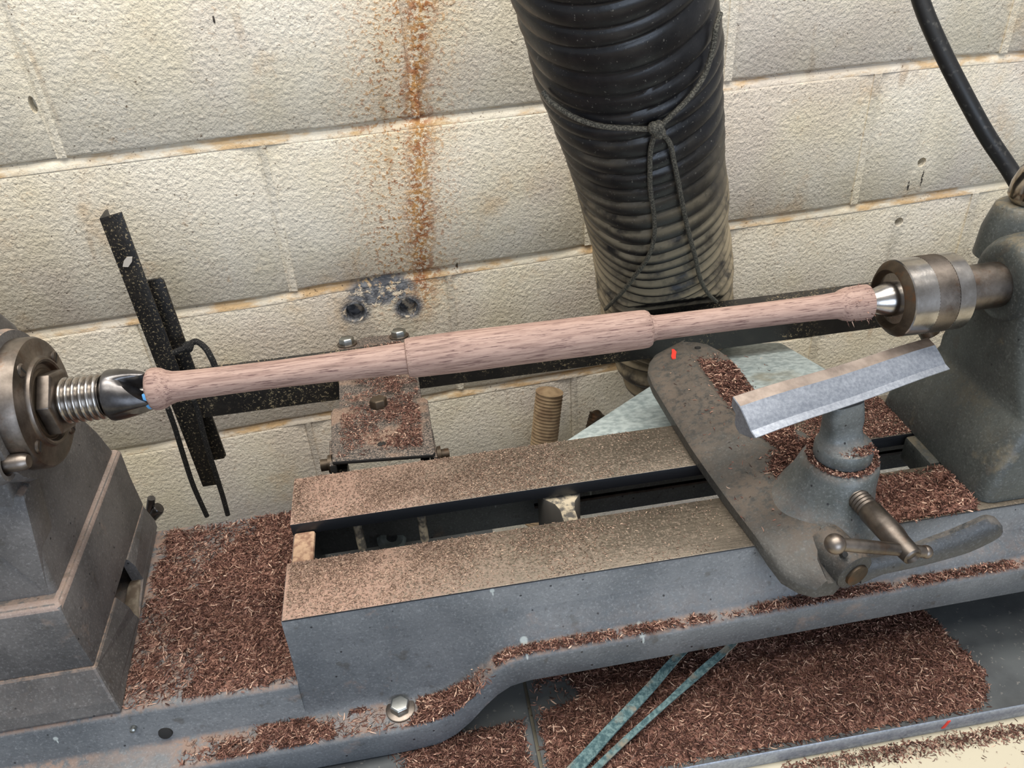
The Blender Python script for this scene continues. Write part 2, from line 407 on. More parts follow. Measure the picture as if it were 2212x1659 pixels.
for k in range(1, 10):                       # weathered bed joints: deep under the upper block, flush at the lower one
    bm = bmesh.new(); rings = []
    for i in range(59):
        s = S0 + (S1-S0)*i/58; z = LINES[k](s); w = .0004*mnoise.noise(Vector((s*60, k, 3)))
        rings.append([(s, .028, z+.002), (s, .0090, z+.002), (s, .0082, z-.001), (s, .0044+w, z-.0035), (s, .0012+w, z-.0095), (s, .0008, z-BAND-.0006), (s, .028, z-BAND-.0006)])
    loft(bm, rings); from_bm('mortar', bm, M['mortar'], wall, ang=60)
for k in range(10):
    ph = joints.get(k, joints[3] + (.203 if k % 2 else 0) + .004)
    j = ph - math.floor((ph - S0)/.4064)*.4064
    while j < S1:
        z0, z1 = LINES[k+1](j), LINES[k](j) - BAND
        bm = bmesh.new()
        fd = 1.0 if j < .31 else .15
        prism(bm, [(j-.0055, .028), (j-.0055, .0022*fd), (j-.0035, .0034*fd), (j-.001, .0016*fd), (j+.002, .0008*fd), (j+.0055, .0012*fd), (j+.0055, .028)], z0+.0002, z1-.0002)
        from_bm('mortar', bm, M['block'], wall); j += .4064
bm = bmesh.new(); box(bm, S0, S1, .026, .12, -.95, .965)
from_bm('core', bm, M['clay'], wall)
bm = bmesh.new(); box(bm, -2.2, 2.6, -3.0, .75, -.99, -.95)
fl = from_bm('floor', bm, M['clay']); fl['kind'] = 'structure'

# ------------------------------------------------------------------ bench, tray, plate
BT = -.142
bm = bmesh.new(); box(bm, -.75, 1.1, -.62, .10, BT-.04, BT)
tag(add('workbench', bm, M['bench'], bevel=.004), 'cream painted workbench top under the lathe, showing at the lower corner', 'bench')
TZ = -.132
tray = thing('steel_tray', 'dark sheet steel tray on the bench beside the lathe foot, heaped with shavings', 'tray', (.2, -.1, BT))
fy0 = at(1450, 1659, 2, TZ+.004); fy1 = at(2212, 1520, 2, TZ+.004); FY = (fy0.y + fy1.y)/2
bm = bmesh.new(); box(bm, .046, .95, FY, .098, TZ-.0025, TZ)
add('tray_floor', bm, M['tray'], tray)
bm = bmesh.new(); prism(bm, [(FY-.0022, BT+.0005), (FY-.0022, TZ+.003), (FY-.0012, TZ+.0045), (FY, TZ+.003), (FY, BT+.0005)], .046, .95, axis=0)
add('front_lip', bm, M['rest'], tray)
a = at(2050, 1545, 1, FY-.0023)
bm = bmesh.new(); prism(bm, [(a.x-.0022, TZ-.0055), (a.x+.0006, TZ-.0055), (a.x+.0034, TZ+.003), (a.x+.001, TZ+.003)], FY-.0027, FY-.002, axis=1)
tag(add('paint_mark', bm, M['red'], tray), 'red paint dash')
bm = bmesh.new(); box(bm, -.75, .043, -.40, .14, BT, -.1255)
add_plate = add('foot_plate', bm, M['tray'], bevel=.002)
tag(add_plate, 'flat grey steel plate under the bolted lathe foot', 'plate')

# ------------------------------------------------------------------ lathe bed
bed = thing('lathe_bed', 'grey cast iron lathe bed with two flat dusty ways and a bolted foot', 'lathe bed', (0, 0, -.125))
XL = -.1215
ZJ = [(-.60, -.095), (-.05, -.095), (-.028, -.0935), (-.014, -.0885), (-.002, -.079), (.010, -.066), (.020, -.0565), (.030, -.0505), (.045, -.0485), (.10, -.0482), (.45, -.0437), (.95, -.038)]
YF = [(-.60, -.113), (-.03, -.1095), (.012, -.103), (.04, -.1005), (.95, -.0995)]
YJ = [(-.60, -.0862), (-.03, -.0862), (.02, -.0895), (.95, -.0905)]
def lip(x):
    zj, yf, yj = interp(x, ZJ), interp(x, YF), interp(x, YJ)
    return [(yj+.0015, zj+.010), (yj, zj+.0035), (yj-.0028, zj+.0003), (yf+.004, zj-.0006), (yf+.0012, zj-.002), (yf, zj-.005), (yf, zj-.028), (yf+.002, zj-.030)]
xs = [XL, -.10, -.08, -.06, -.045, -.035, -.028, -.02, -.014, -.008, -.002, .004, .010, .015, .020, .025, .030, .037, .045, .06, .1, .2, .3, .45, .6, .95]
bm = bmesh.new(); rings = []
for x in xs:
    L = lip(x)
    rings.append([(x, y, z) for y, z in [(-.0218, -.0120), (-.0218, -.0018), (-.0750, -.0018), (-.0757, -.0028), (-.0770, -.026)] + L + [(-.074, L[-1][1]), (-.066, L[-1][1]+.01), (-.0655, -.0120)]])
loft(bm, rings); add('front_wall', bm, M['bed'], bed, ang=50)
bm = bmesh.new(); rings = []
for x in xs[::3] + [.95]:
    rings.append([(x, y, z) for y, z in [(.062, -.0125), (.0735, -.0125), (.078, -.05), (.090, -.055), (.090, -.078), (.062, -.078)]])
loft(bm, rings); add('rear_wall', bm, M['bed'], bed)
bm = bmesh.new(); rings = []
for x in [-.75, -.45, -.30, -.252, -.20, -.15, XL]:
    L = lip(max(x, -.6))
    rings.append([(x, y, z) for y, z in [(.104, -.060), (-.079, -.060), (-.0822, -.0612), (-.0838, -.064)] + L[1:] + [(-.10, -.1255), (.125, -.1255), (.125, -.098), (.112, -.094)]])
loft(bm, rings); add('foot', bm, M['bed'], bed, ang=50)
bm = bmesh.new(); box(bm, XL, .95, .0197, .0757, -.0118, 0)
add('way', bm, M['way'], bed, bevel=.0006)
bm = bmesh.new(); box(bm, XL+.0005, .95, -.0757, -.0215, -.0016, 0)
add('way', bm, M['way'], bed, bevel=.0006)
bm = bmesh.new(); box(bm, XL+.0005, -.112, -.074, .074, -.125, -.0125)
add('end_wall', bm, M['bed'], bed)
bm = bmesh.new(); box(bm, XL+.0015, -.1035, -.0213, .0195, -.0132, -.0085)
tag(add('end_web', bm, M['sand'], bed, bevel=.002), 'web top caked with sandy dust')
for xw in (at(1228, 1095, 2, -.012).x, .34):
    bm = bmesh.new(); rings = []
    for y, w in ((-.021, .0085), (-.012, .0072), (.006, .0072), (.014, .010), (.022, .018), (.040, .020)):
        rings.append([(xw-w, y, -.014), (xw+w*.75, y, -.014), (xw+w*.75, y, -.07), (xw-w, y, -.07)])
    loft(bm, rings); add('cross_web', bm, M['web'], bed, bevel=.002)
bm = bmesh.new(); box(bm, .075, .95, .0375, .041, -.038, -.0355)
add('inner_flange', bm, M['steel_dark'], bed)
# foot bolt with its washer
bx, by = at(865, 1527, 2, -.094).x, at(865, 1527, 2, -.094).y
fz = -.0956
bm = bmesh.new(); revolve(bm, [(0, .0108), (.0018, .0108), (.0022, .0102), (.0022, .0)], (bx, by-.0015, fz), (0, 0, 1), 32)
fb = add('washer', bm, M['steel_brown'], bed)
bm = bmesh.new(); revolve(bm, [(0, .0076), (.0054, .0076), (.0064, .0064), (.0064, 0)], (bx, by-.0015, fz+.0022), (0, 0, 1), 6, phase=.3)
add('foot_bolt', bm, M['bolt'], bed, bevel=.0004)
# small plug and open hole on the foot front
for u, v, r, mt, nm in ((288, 1575, .0022, 'bolt', 'plug_screw'), (357, 1584, .0052, 'dark', 'bolt_hole')):
    p = at(u, v, 1, -.0865)
    bm = bmesh.new(); revolve(bm, [(-.001, r), (.0006 if nm == 'bolt_hole' else .002, r*.9), (.0012 if nm == 'bolt_hole' else .0026, r*.5)], p, (0, -1, .25), 16)
    add(nm, bm, M[mt], bed)
# two hanging studs seen in the slot
for u, v in ((783, 1185), (918, 1166)):
    p = at(u, v, 1, .029); pr = [(0, .0030)]
    n = int((-.012 - p.z)/.0011)
    for i in range(n): pr += [(.0006 + i*.0011, .0036), (.0006 + i*.0011 + .00055, .0031)]
    bm = bmesh.new(); revolve(bm, pr + [(-.0116-p.z, .0034)], p, (0, 0, 1), 14); add('stud', bm, M['web'], bed)
# little hardware in the slot
p = at(845, 1170, 2, -.075)
bm = bmesh.new(); revolve(bm, [(0, .004), (0, .012), (.005, .013), (.008, .010), (.008, .005), (.0, .004)], p, (.2, -.3, 1), 24, cap=False)
tag(add('pulley_wheel', bm, M['galv']), 'small grey wheel on its side under the slot between the ways', 'wheel')
bm = bmesh.new(); box(bm, -.02, .075, .0, .058, -.105, -.102)
tag(add('sheet_offcut', bm, M['galv'], bevel=.0005), 'flat grey metal sheet lying below the slot between the ways', 'sheet')
bm = bmesh.new(); rings = [[(x, y, -.1315 + h*(1 + .4*math.sin(x*60+y*50))) for x, y in ((.10, .0), (.33, -.01), (.33, .055), (.10, .058))] for h in (.0, .03)]
loft(bm, rings); tag(add('rag', bm, M['navy'], bevel=.006), 'dark navy rag under the slot beside the cross web', 'rag')

# ------------------------------------------------------------------ headstock
hs = thing('headstock', 'worn grey headstock casting with round bearing flange at the end of the bed', 'headstock', (-.33, 0, -.06))
bm = bmesh.new()
XF = -.75
sb = at(310, 1060, 0, -.2546)
def rect(xr, y0, y1, z, xrb=None): return [(XF, y0, z), (xr, y0, z), (xr if xrb is None else xrb, y1, z), (XF, y1, z)]
loft(bm, [rect(-.2435, -.0828, .110, -.0598, -.256), rect(-.2462, -.0795, .109, -.050, -.2555), rect(-.2546, -.0676, .100, -.025, -.2560)])
pl = add('plinth', bm, M['head'], hs, bevel=.002)
hp = [at(u, v, 0, -.2535) for u, v in ((272, 1190), (305, 1251), (289, 1340), (276, 1322), (255, 1288))]
bm = bmesh.new(); prism(bm, [(p.y, p.z) for p in hp], -.2640, -.235, axis=0); shift(bm, hs); c1 = from_bm('cutter', bm, None, hs)
bm = bmesh.new(); box(bm, -.60, -.2610, -.045, .085, -.0585, -.0255); shift(bm, hs); c2 = from_bm('cutter', bm, None, hs)
carve(pl, [c2, c1])
for c in (c1, c2): bpy.data.objects.remove(c)
for p in pl.data.polygons: p.use_smooth = False
bm = bmesh.new(); a, b = Vector(hp[1]), Vector(hp[2])
def rimring(p, w, k): return [p + Vector((k, .0012, 0)), p + Vector((k-.0005, -w, .0012)), p + Vector((-.009, -w, .001)), p + Vector((-.009, .0012, 0))]
loft(bm, [rimring(a + (b-a)*t, w, k) for t, w, k in ((.02, .0075, .0), (.25, .0062, .0012), (.5, .0066, .0016), (.75, .0058, .0026), (.97, .0060, .0044))])
tag(add('slot_rim', bm, M['clay'], hs, bevel=.0008), 'broken clay coloured rim')
HK = at(130, 1312, 1, -.061)
bm = bmesh.new()
loft(bm, [rect(-.2552, -.0668, .101, -.0248, -.2566), rect(-.2590, -.0640, .104, .004), rect(HK.x, HK.y, .108, HK.z), rect(HK.x-.003, HK.y+.0045, .108, HK.z+.0025)])
add('body', bm, M['head'], hs, bevel=.0012, seg=2, bmat=M['edge'], bz=HK.z-.0005+.06)
bm = bmesh.new()
loft(bm, [rect(HK.x-.004, HK.y+.010, .107, .030), rect(-.2665, -.0440, .098, .060), rect(-.2680, -.0380, .080, .095), rect(-.2690, -.0330, .050, .140)])
add('pedestal', bm, M['head'], hs, bevel=.004, seg=3)
ga = Vector((HK.x-.009, HK.y+.0105, .031)); gu = at(48, 1078, 1, -.0385); gl = at(-10, 1185, 1, -.044)
bm = bmesh.new(); g0 = [ga, gu, Vector((-.45, gu.y+.004, gu.z+.03)), Vector((-.45, gl.y, gl.z+.02)), gl]
loft(bm, [[p + Vector((0, .03, 0)) for p in g0], [p - Vector((0, w, 0)) for p, w in zip(g0, (.001, -.0035, -.0035, .0035, .0035))]]); add('gusset', bm, M['head'], hs, bevel=.002)
bm = bmesh.new()
revolve(bm, [(-.10, .046), (-.016, .046), (-.0135, .0485), (-.004, .0492), (0, .048), (.0005, .042), (.0005, 0)], (-.2553, 0, .1525), (1, 0, 0), 72)
add('bearing_housing', bm, M['head'], hs)
bm = bmesh.new()
revolve(bm, [(0, .0425), (.009, .0425), (.0112, .0412), (.0120, .0385), (.0122, .0300), (.0130, .0290), (.0146, .0284), (.0150, .0272), (.0144, .0258), (.0118, .0245), (.0115, .0)], (-.2548, 0, .1525), (1, 0, 0), 72)
cap = add('bearing_flange', bm, M['steel_brown'], hs)
for ang in (68, 156, 246, 340):               # slotted screws (three in view)
    t = math.radians(ang); c = Vector((-.2428, -.0345*math.cos(t), .1525 + .0345*math.sin(t)))
    bm = bmesh.new(); revolve(bm, [(-.001, .0046), (.0004, .0046), (.0013, .0036), (.0013, 0)], c, (1, 0, 0), 20)
    t2 = t + .9; dx = Vector((0, math.cos(t2), math.sin(t2)))*.0034; nx = Vector((0, -math.sin(t2), math.cos(t2)))*.0006
    s = add('flange_screw', bm, M['steel_brown'], hs)
    bm = bmesh.new(); loft(bm, [[c + dx*s1 + nx*s2 + Vector((h, 0, 0)) for s1, s2 in ((1, 1), (-1, 1), (-1, -1), (1, -1))] for h in (.0004, .00142)])
    add('screw_slot', bm, M['dark'], s)
AX = lambda u, v: at(u, v, 1, 0.0).x
bm = bmesh.new(); revolve(bm, [(0, .0230), (.002, .0230), (.0032, .0215), (.0032, 0)], (-.2450, 0, .1515), (1, 0, 0), 40); add('washer', bm, M['steel_rust'], hs)
bm = bmesh.new(); revolve(bm, [(0, .0200), (.0010, .0222), (.0082, .0222), (.0094, .0198), (.0094, 0)], (-.2420, 0, .1515), (1, 0, 0), 6, phase=.62); add('spindle_nut', bm, M['steel_brown'], hs, bevel=.0006)
pr = [(0, .0130)]
for i in range(6):
    x0 = .0005 + i*.0042; pr += [(x0, .0134), (x0+.0010, .0149), (x0+.0022, .0152), (x0+.0030, .0147), (x0+.0038, .0132)]
pr += [(.0256, .0136), (.0262, .0100), (.029, .0095), (.029, 0)]
bm = bmesh.new(); revolve(bm, pr, (-.2330, 0, .1513), (1, 0, 0), 56); add('threaded_spindle', bm, M['steel'], hs, ang=60)
# index pin with its dark socket
p = at(16, 1002, 0, -.2570); d = Vector((1, 0, 0))
bm = bmesh.new(); revolve(bm, [(-.045, .0125), (-.004, .0125), (0, .0105), (0, .0076), (-.012, .0072), (-.012, 0)], p, d, 32); add('pin_boss', bm, M['head'], hs)
bm = bmesh.new(); revolve(bm, [(-.02, .0052), (.013, .0055), (.0165, .0052), (.0185, .0040), (.019, 0)], p + Vector((-.006, 0, 0)), d, 28); add('index_pin', bm, M['steel_brown'], hs)
bm = bmesh.new(); revolve(bm, [(-.012, .0078), (-.0112, .0078), (-.011, 0)], p, d, 24); add('pin_socket', bm, M['dark'], hs)
# sloping cover behind the bearing
bm = bmesh.new()
prism(bm, [(-.02, .150), (.035, .205), (.085, .200), (.120, .150), (.100, .10), (.0, .10)], -.55, -.298, axis=0)
add('pulley_cover', bm, M['head'], hs, bevel=.008, seg=3)

# ------------------------------------------------------------------ drive centre
dc = thing('drive_centre', 'dark steel four-spur drive centre biting the left end of the turned wood', 'drive centre', (-.2, 0, .151))
A0 = Vector((0, 0, .151)); R0 = .0168; X0, X1 = -.2055, -.1785
bm = bmesh.new(); n = 128
def front(th, r):
    t = ((th - .02)/(math.pi/2)) % 1.0
    if t < .10: d = 0
    elif t < .20: d = (t-.10)/.10
    else: d = 1 - ((t-.2)/.8)**1.5*1.0
    return X1 - .0155*d*(r/R0)**.5
rings = [[(X0 - .001, 1e-5*math.cos(2*math.pi*i/n), .151 + 1e-5*math.sin(2*math.pi*i/n)) for i in range(n)]]
for x, r in ((X0, R0-.0018), (X0+.0012, R0-.0004), (X0+.003, R0)):
    rings.append([(x, r*math.cos(2*math.pi*i/n), .151 + r*math.sin(2*math.pi*i/n)) for i in range(n)])
for k in (.35, .7, 1.0):
    rings.append([(X0+.003 + (front(2*math.pi*i/n, R0) - X0-.003)*k, (R0-.0026*k*k)*math.cos(2*math.pi*i/n), .151 + (R0-.0026*k*k)*math.sin(2*math.pi*i/n)) for i in range(n)])
for rr in (.010, .006, .003, .0001):
    rings.append([(front(2*math.pi*i/n, rr), rr*math.cos(2*math.pi*i/n), .151 + rr*math.sin(2*math.pi*i/n)) for i in range(n)])
loft(bm, rings); add('spur_head', bm, M['steel_dark'], dc, ang=32)
bm = bmesh.new(); revolve(bm, [(0, .0030), (.016, .0030), (.020, .0005)], (-.194, 0, .151), (1, 0, 0), 20); add('centre_pin', bm, M['steel'], dc)
bm = bmesh.new(); revolve(bm, [(0, .0092), (.006, .0092)], (-.2105, 0, .151), (1, 0, 0), 24); add('shank', bm, M['dark'], dc)

# ------------------------------------------------------------------ turned workpiece
wp = thing('turned_workpiece', 'pinkish brown turned wooden spindle held between the lathe centres', 'turned wood', (.07, 0, .150))
prof = [(322, 40), (326, 44), (333, 46.5), (342, 46.5), (352, 44), (362, 38.5), (376, 34), (395, 32.5), (440, 31.5), (520, 30.5), (600, 30), (700, 31), (800, 33), (868, 34.5), (877, 34.8), (879, 41), (884, 43), (893, 44), (1000, 45), (1100, 44), (1200, 43.5), (1300, 43), (1385, 42), (1396, 41), (1402, 38), (1404, 33), (1405, 30), (1410, 29), (1414, 27.3), (1440, 27), (1500, 26.7), (1600, 26.5), (1700, 26.7), (1780, 27.5), (1808, 29), (1818, 34), (1826, 36), (1832, 37.5), (1838, 36.5), (1846, 38), (1862, 38.5), (1873, 38), (1875, 35)]
yl = lambda u: 838 + (652-838)*(u-330)/(1870-330)
pts = []
for u, hpx in prof:
    p = at(u, yl(u), 1, 0.0); pts.append((p.x, hpx*pxm(p)))
full = []
for (a, b), (c, d) in zip(pts, pts[1:]):
    k = max(1, int((c-a)/.012)); full += [(a + (c-a)*i/k, b + (d-b)*i/k) for i in range(k)]
full = [(pts[0][0], 0.0)] + full + [pts[-1], (pts[-1][0], 0.0)]
AZ0, AZ1 = .1515, .1475                      # measured height of the axis at both centres
bm = bmesh.new(); revolve(bm, full, (0, 0, 0), (1, 0, 0), 56)
for v in bm.verts: v.co.z += AZ0 + (AZ1-AZ0)*(v.co.x+.18)/.5
add('spindle', bm, M['wood'], wp, ang=45)
bm = bmesh.new(); n = 20; r0 = pts[0][1]+.0006
arc = [math.radians(-20 - 130*i/n) for i in range(n+1)]
ring = [(r0*math.cos(t), r0*math.sin(t)) for t in arc] + [(r0*.4*math.cos(t), r0*.4*math.sin(t)) for t in arc[::-1]]
arc2 = [math.radians(160 + 110*i/n) for i in range(n+1)]
ring = [(r0*math.cos(t), r0*math.sin(t)) for t in arc2] + [(r0*.75*math.cos(t), r0*.75*math.sin(t)) for t in arc2[::-1]]
prism(bm, [(y, AZ0+z) for y, z in ring], pts[0][0]-.0012, pts[0][0]+.0012, axis=0)
tag(add('blue_patch', bm, M['pale_blue'], wp), 'pale blue patch on the end')  # thin pale blue arc set on the left end face of the wood
bm = bmesh.new(); rr = random.Random(3)
for i in range(60):                           # torn fibres at the right end
    t = rr.uniform(0, 6.28); r1 = pts[-2][1]; x = pts[-2][0] - rr.uniform(0, .016)
    p = Vector((x, r1*math.cos(t), AZ1 + r1*math.sin(t))); d = Vector((rr.uniform(-.5, .8), math.cos(t), math.sin(t))).normalized()*rr.uniform(.0008, .003 if i > 8 else .006)
    o = Vector((.0004, .0002, .0002)); vs = [bm.verts.new(q) for q in (p-o, p+o, p+d)]; bm.faces.new(vs)
fz_ = add('torn_fibres', bm, M['shav'], wp); fz_['kind'] = 'stuff'

# ------------------------------------------------------------------ live centre
lc = thing('live_centre', 'round steel live centre with knurled band pressing the right end of the wood', 'live centre', (.36, 0, .147))
LA = Vector((0, 0, .1475)); lx = lambda v: Vector((v, 0, .1475))
bm = bmesh.new(); revolve(bm, [(0, .0040), (.0035, .0064), (.0180, .0125), (.0245, .0128), (.0275, .0118), (.0275, 0)], lx(.3130), (1, 0, 0), 48); add('cone_point', bm, M['steel'], lc)
bm = bmesh.new(); revolve(bm, [(.006, .0), (.006, .0130), (.005, .0175), (.0022, .0200), (0, .0212), (.0003, .0228), (.0045, .0272)], lx(.3318), (1, 0, 0), 64); add('face_ring', bm, M['steel_rust'], lc)
bm = bmesh.new(); revolve(bm, [(0, .0266), (.0012, .0278), (.0180, .0279), (.0184, .0274)], lx(.3360), (1, 0, 0), 72); add('body', bm, M['steel'], lc)
bm = bmesh.new(); n, k = 150, 18
rings = [[(.3540 + .0148*j/k, (.0279 + (.00032 if (i+j) % 2 else -.00025))*math.cos(2*math.pi*i/n), .1475 + (.0279 + (.00032 if (i+j) % 2 else -.00025))*math.sin(2*math.pi*i/n)) for i in range(n)] for j in range(k+1)]
loft(bm, rings); add('knurled_band', bm, M['steel_brown'], lc, ang=10)
bm = bmesh.new(); revolve(bm, [(0, .0273), (.0004, .0279), (.0118, .0279), (.0126, .0270), (.0126, .0120), (.019, .0118), (.019, 0)], lx(.3689), (1, 0, 0), 72); add('rear_collar', bm, M['steel'], lc)

# ------------------------------------------------------------------ tailstock
ts = thing('tailstock', 'dark grey cast tailstock with steel quill standing across the ways', 'tailstock', (.46, 0, 0))
def sec(x0, x1, y0, y1, z, r=.012, n=4):
    out = []
    for cx, cy, a0 in ((x1-r, y1-r, 0), (x0+r, y1-r, 90), (x0+r, y0+r, 180), (x1-r, y0+r, 270)):
        for i in range(n+1):
            t = math.radians(a0 + 90*i/n); out.append((cx + r*math.cos(t), cy + r*math.sin(t), z))
    return out
bm = bmesh.new()
loft(bm, [sec(.3975, .56, -.0715, .0715, .0006), sec(.3985, .56, -.0710, .0705, .010), sec(.4045, .555, -.0680, .0650, .030), sec(.4125, .55, -.0645, .0590, .048), sec(.4195, .55, -.0625, .0545, .060),
          sec(.4225, .55, -.061, .053, .065, .010), sec(.4215, .548, -.055, .052, .075, .010), sec(.4205, .545, -.045, .046, .10), sec(.4200, .54, -.036, .040, .122), sec(.4200, .54, -.031, .033, .150)])
add('base', bm, M['tail'], ts, ang=50)
bm = bmesh.new()
revolve(bm, [(0, .0), (0, .020), (.0012, .0262), (.0040, .0300), (.0090, .0328), (.0180, .0345), (.13, .0345), (.13, 0)], (.4168, 0, .1495), (1, 0, 0), 64); add('barrel', bm, M['tail'], ts, ang=50)
bm = bmesh.new()
revolve(bm, [(0, .030), (.020, .027), (.030, .0235), (.038, .0205), (.0395, .0185), (.0395, 0)], (.4520, .030, .155), (-.05, .10, 1), 48); add('clamp_boss', bm, M['tail'], ts, ang=50)
bm = bmesh.new()
revolve(bm, [(0, .0150), (.003, .0172), (.012, .0180), (.022, .0165), (.030, .0120), (.034, .0060), (.0352, 0)], (.4530, .034, .1935), (.12, -.10, 1), 48)
kn = add('clamp_knob', bm, M['chrome'], ts, ang=60)
bm = bmesh.new(); revolve(bm, [(0, .0165), (.030, .0168), (.0345, .0160), (.0352, .0130)], (.3850, 0, .1480), (1, 0, 0), 56); add('quill', bm, M['steel_brown'], ts)
bm = bmesh.new(); box(bm, .3895, .45, -.0200, .0175, -.024, .0004); add('guide_tongue', bm, M['tail'], ts, bevel=.003)
bm = bmesh.new(); revolve(bm, [(0, .008), (.012, .008), (.014, .006), (.014, 0)], at(2010, 725, 1, .066), (-.4, .5, .8), 20); add('rear_lug', bm, M['steel_rust'], ts)

# ------------------------------------------------------------------ tool rest base (banjo)
bj = thing('tool_rest_holder', 'dusty grey slotted tool rest base clamped across the ways with a round post socket', 'tool rest base', (.25, 0, 0))
edge = [  # y, left x, right x
    (.190, .252, .258), (.186, .234, .270), (.178, .2215, .2785), (.165, .2120, .2835), (.148, .2055, .2865), (.125, .2035, .2880), (.08, .2050, .2890), (.03, .2070, .3000), (.0, .2095, .3160), (-.03, .2125, .3200), (-.055, .2155, .3210), (-.075, .2180, .3190), (-.092, .2215, .2900), (-.106, .2262, .2740), (-.116, .2340, .2660), (-.122, .2430, .2570)]
bm = bmesh.new(); rings = []
for y, xl, xr in edge:
    w = xr - xl; k = min(1, (.190 - y + .004)/.05)*1.0; kf = min(1, (y + .1235)/.03) if y < -.09 else 1
    pf = [(0, .0006), (0, .0092), (.03, .0116), (.10, .0135), (.28, .0180), (.44, .0215), (.50, .0218), (.535, .0195), (.56, .0180), (.60, .0178), (.80, .0178), (.93, .0170), (.98, .0140), (1, .010), (1, .0006)]
    zd = -.010*max(0, min(1, (-.078 - y)/.03))     # the nose drops in front of the bed
    rings.append([(xl + w*f, y, z if z < .001 and zd == 0 else (z*(.55 + .45*k)*(.7 + .3*kf) + zd)) for f, z in pf])
loft(bm, rings); add('slotted_arm', bm, M['banjo'], bj, ang=42)
SC = at(1818, 986, 2, .052)
def circ(c, rx, ry, z, n=48): return [(c[0] + rx*math.cos(2*math.pi*i/n), c[1] + ry*math.sin(2*math.pi*i/n), z) for i in range(n)]
bm = bmesh.new()
loft(bm, [circ((SC.x-.014, SC.y-.004), .044, .044, .006), circ((SC.x-.0125, SC.y-.003), .0405, .0405, .012), circ((SC.x-.0080, SC.y-.001), .0345, .0350, .021), circ((SC.x-.0035, SC.y), .0300, .0300, .034), circ((SC.x-.001, SC.y), .0280, .0280, .0455), circ((SC.x, SC.y), .0262, .0262, .0505), circ((SC.x, SC.y), .0232, .0232, .0526), circ((SC.x, SC.y), .0165, .0165, .0526), circ((SC.x, SC.y), .0160, .0160, .030)])
add('post_socket', bm, M['socket'], bj, ang=60)
a = at(1503, 738, 2, .017)
bm = bmesh.new(); revolve(bm, [(-.002, .0032), (.0006, .0028), (.0009, 0)], (a.x, a.y-.006, .0140), (0, .35, 1), 14); add('vent_hole', bm, M['dark'], bj)
a = at(1456, 764, 2, .0182)
bm = bmesh.new(); rings = [[(a.x + x, a.y + y, .0150 + h) for x, y in ((-.0042, -.008), (-.001, -.0085), (.0008, -.003), (.0035, .003), (.0028, .008), (.0006, .0088), (-.001, .003), (-.0038, -.003))] for h in (0, .0030)]
loft(bm, rings); tag(add('paint_mark', bm, M['red'], bj), 'red paint dab')
# clamp screw, eye and T bar
P1 = at(1866, 1090, 2, .036); P2 = at(1974, 1205, 2, .034); dv = (P2 - P1).normalized()
Ls = (P2 - P1).length
pr = [(-.012, .0078)]
for i in range(5): pr += [(-.008 + i*.0028, .0080), (-.0066 + i*.0028, .0073)]
pr += [(.0075, .0085), (Ls*.60, .0084), (Ls*.74, .0072), (Ls-.006, .0070), (Ls-.001, .0064), (Ls, .0050), (Ls-.002, .0034), (Ls-.002, 0)]
bm = bmesh.new(); revolve(bm, pr, P1, dv, 32); add('clamp_screw', bm, M['steel_brown'], bj)
E = P1 + dv*(Ls - .0075)
B0 = at(1804, 1175, 1, E.y - .001); B1 = at(2000, 1192, 1, E.y + .001); bd = (B1 - B0).normalized(); Lb = (B1-B0).length
bm = bmesh.new(); revolve(bm, [(0, .0040), (Lb*.25, .0046), (Lb*.85, .0042), (Lb, .0040)], B0, bd, 20); hb = add('tommy_bar', bm, M['steel_brown'], bj)
for c, r in ((B0, .0068), (B1, .0046)):
    bm = bmesh.new(); bmesh.ops.create_uvsphere(bm, u_segments=24, v_segments=14, radius=r)
    for v in bm.verts: v.co += c - parent_world(bj)
    from_bm('bar_ball', bm, M['steel_brown'], hb, ang=60)
# cam hub and lever
HC = at(1842, 1232, 1, -.117)
bm = bmesh.new(); revolve(bm, [(-.030, .0150), (-.001, .0152), (.002, .0142), (.003, .0122), (.0028, .0), ], HC, (.25, -1, -.05), 40); add('cam_hub', bm, M['banjo'], bj)
bm = bmesh.new(); revolve(bm, [(0, .0088), (.0022, .0085), (.0026, 0)], HC + Vector((.001, -.0026, -.0012)), (.25, -1, -.05), 28); add('cam_end', bm, M['steel_rust'], bj)
lv = [at(u, v, 1, y) for u, v, y in ((1850, 1232, -.112), (1900, 1216, -.112), (1960, 1202, -.112), (2020, 1184, -.112), (2080, 1164, -.112), (2130, 1141, -.112), (2156, 1126, -.112))]
hw = [.0105, .0078, .0085, .0100, .0112, .0108, .0085]
bm = bmesh.new(); rings = []
sp = spline(lv, 4); N = len(sp)
for i, p in enumerate(sp):
    t = i/(N-1); h = interp(t*6, list(enumerate(hw))); 
    if i > N-4: h *= (.96, .78, .45)[i-(N-3)]
    d = (sp[min(i+1, N-1)] - sp[max(i-1, 0)]).normalized(); u = Vector((0, .12, 1)); u = (u - d*u.dot(d)).normalized(); w = d.cross(u)
    rings.append([p + u*h*a + w*b*.0062*(min(1, h/.006)) for a, b in ((1, .35), (1, -.35), (.55, -.9), (-.3, -1), (-.85, -.75), (-1, -.3), (-1, .3), (-.85, .75), (-.3, 1), (.55, .9))])
loft(bm, rings); add('cam_lever', bm, M['lever'], bj, ang=40)
p = at(1828, 1202, 1, -.119)
bm = bmesh.new(); revolve(bm, [(-.004, .0022), (.0007, .0020), (.0009, 0)], p + Vector((0, .002, 0)), (0, -.7, .7), 14); add('oil_hole', bm, M['dark'], bj)

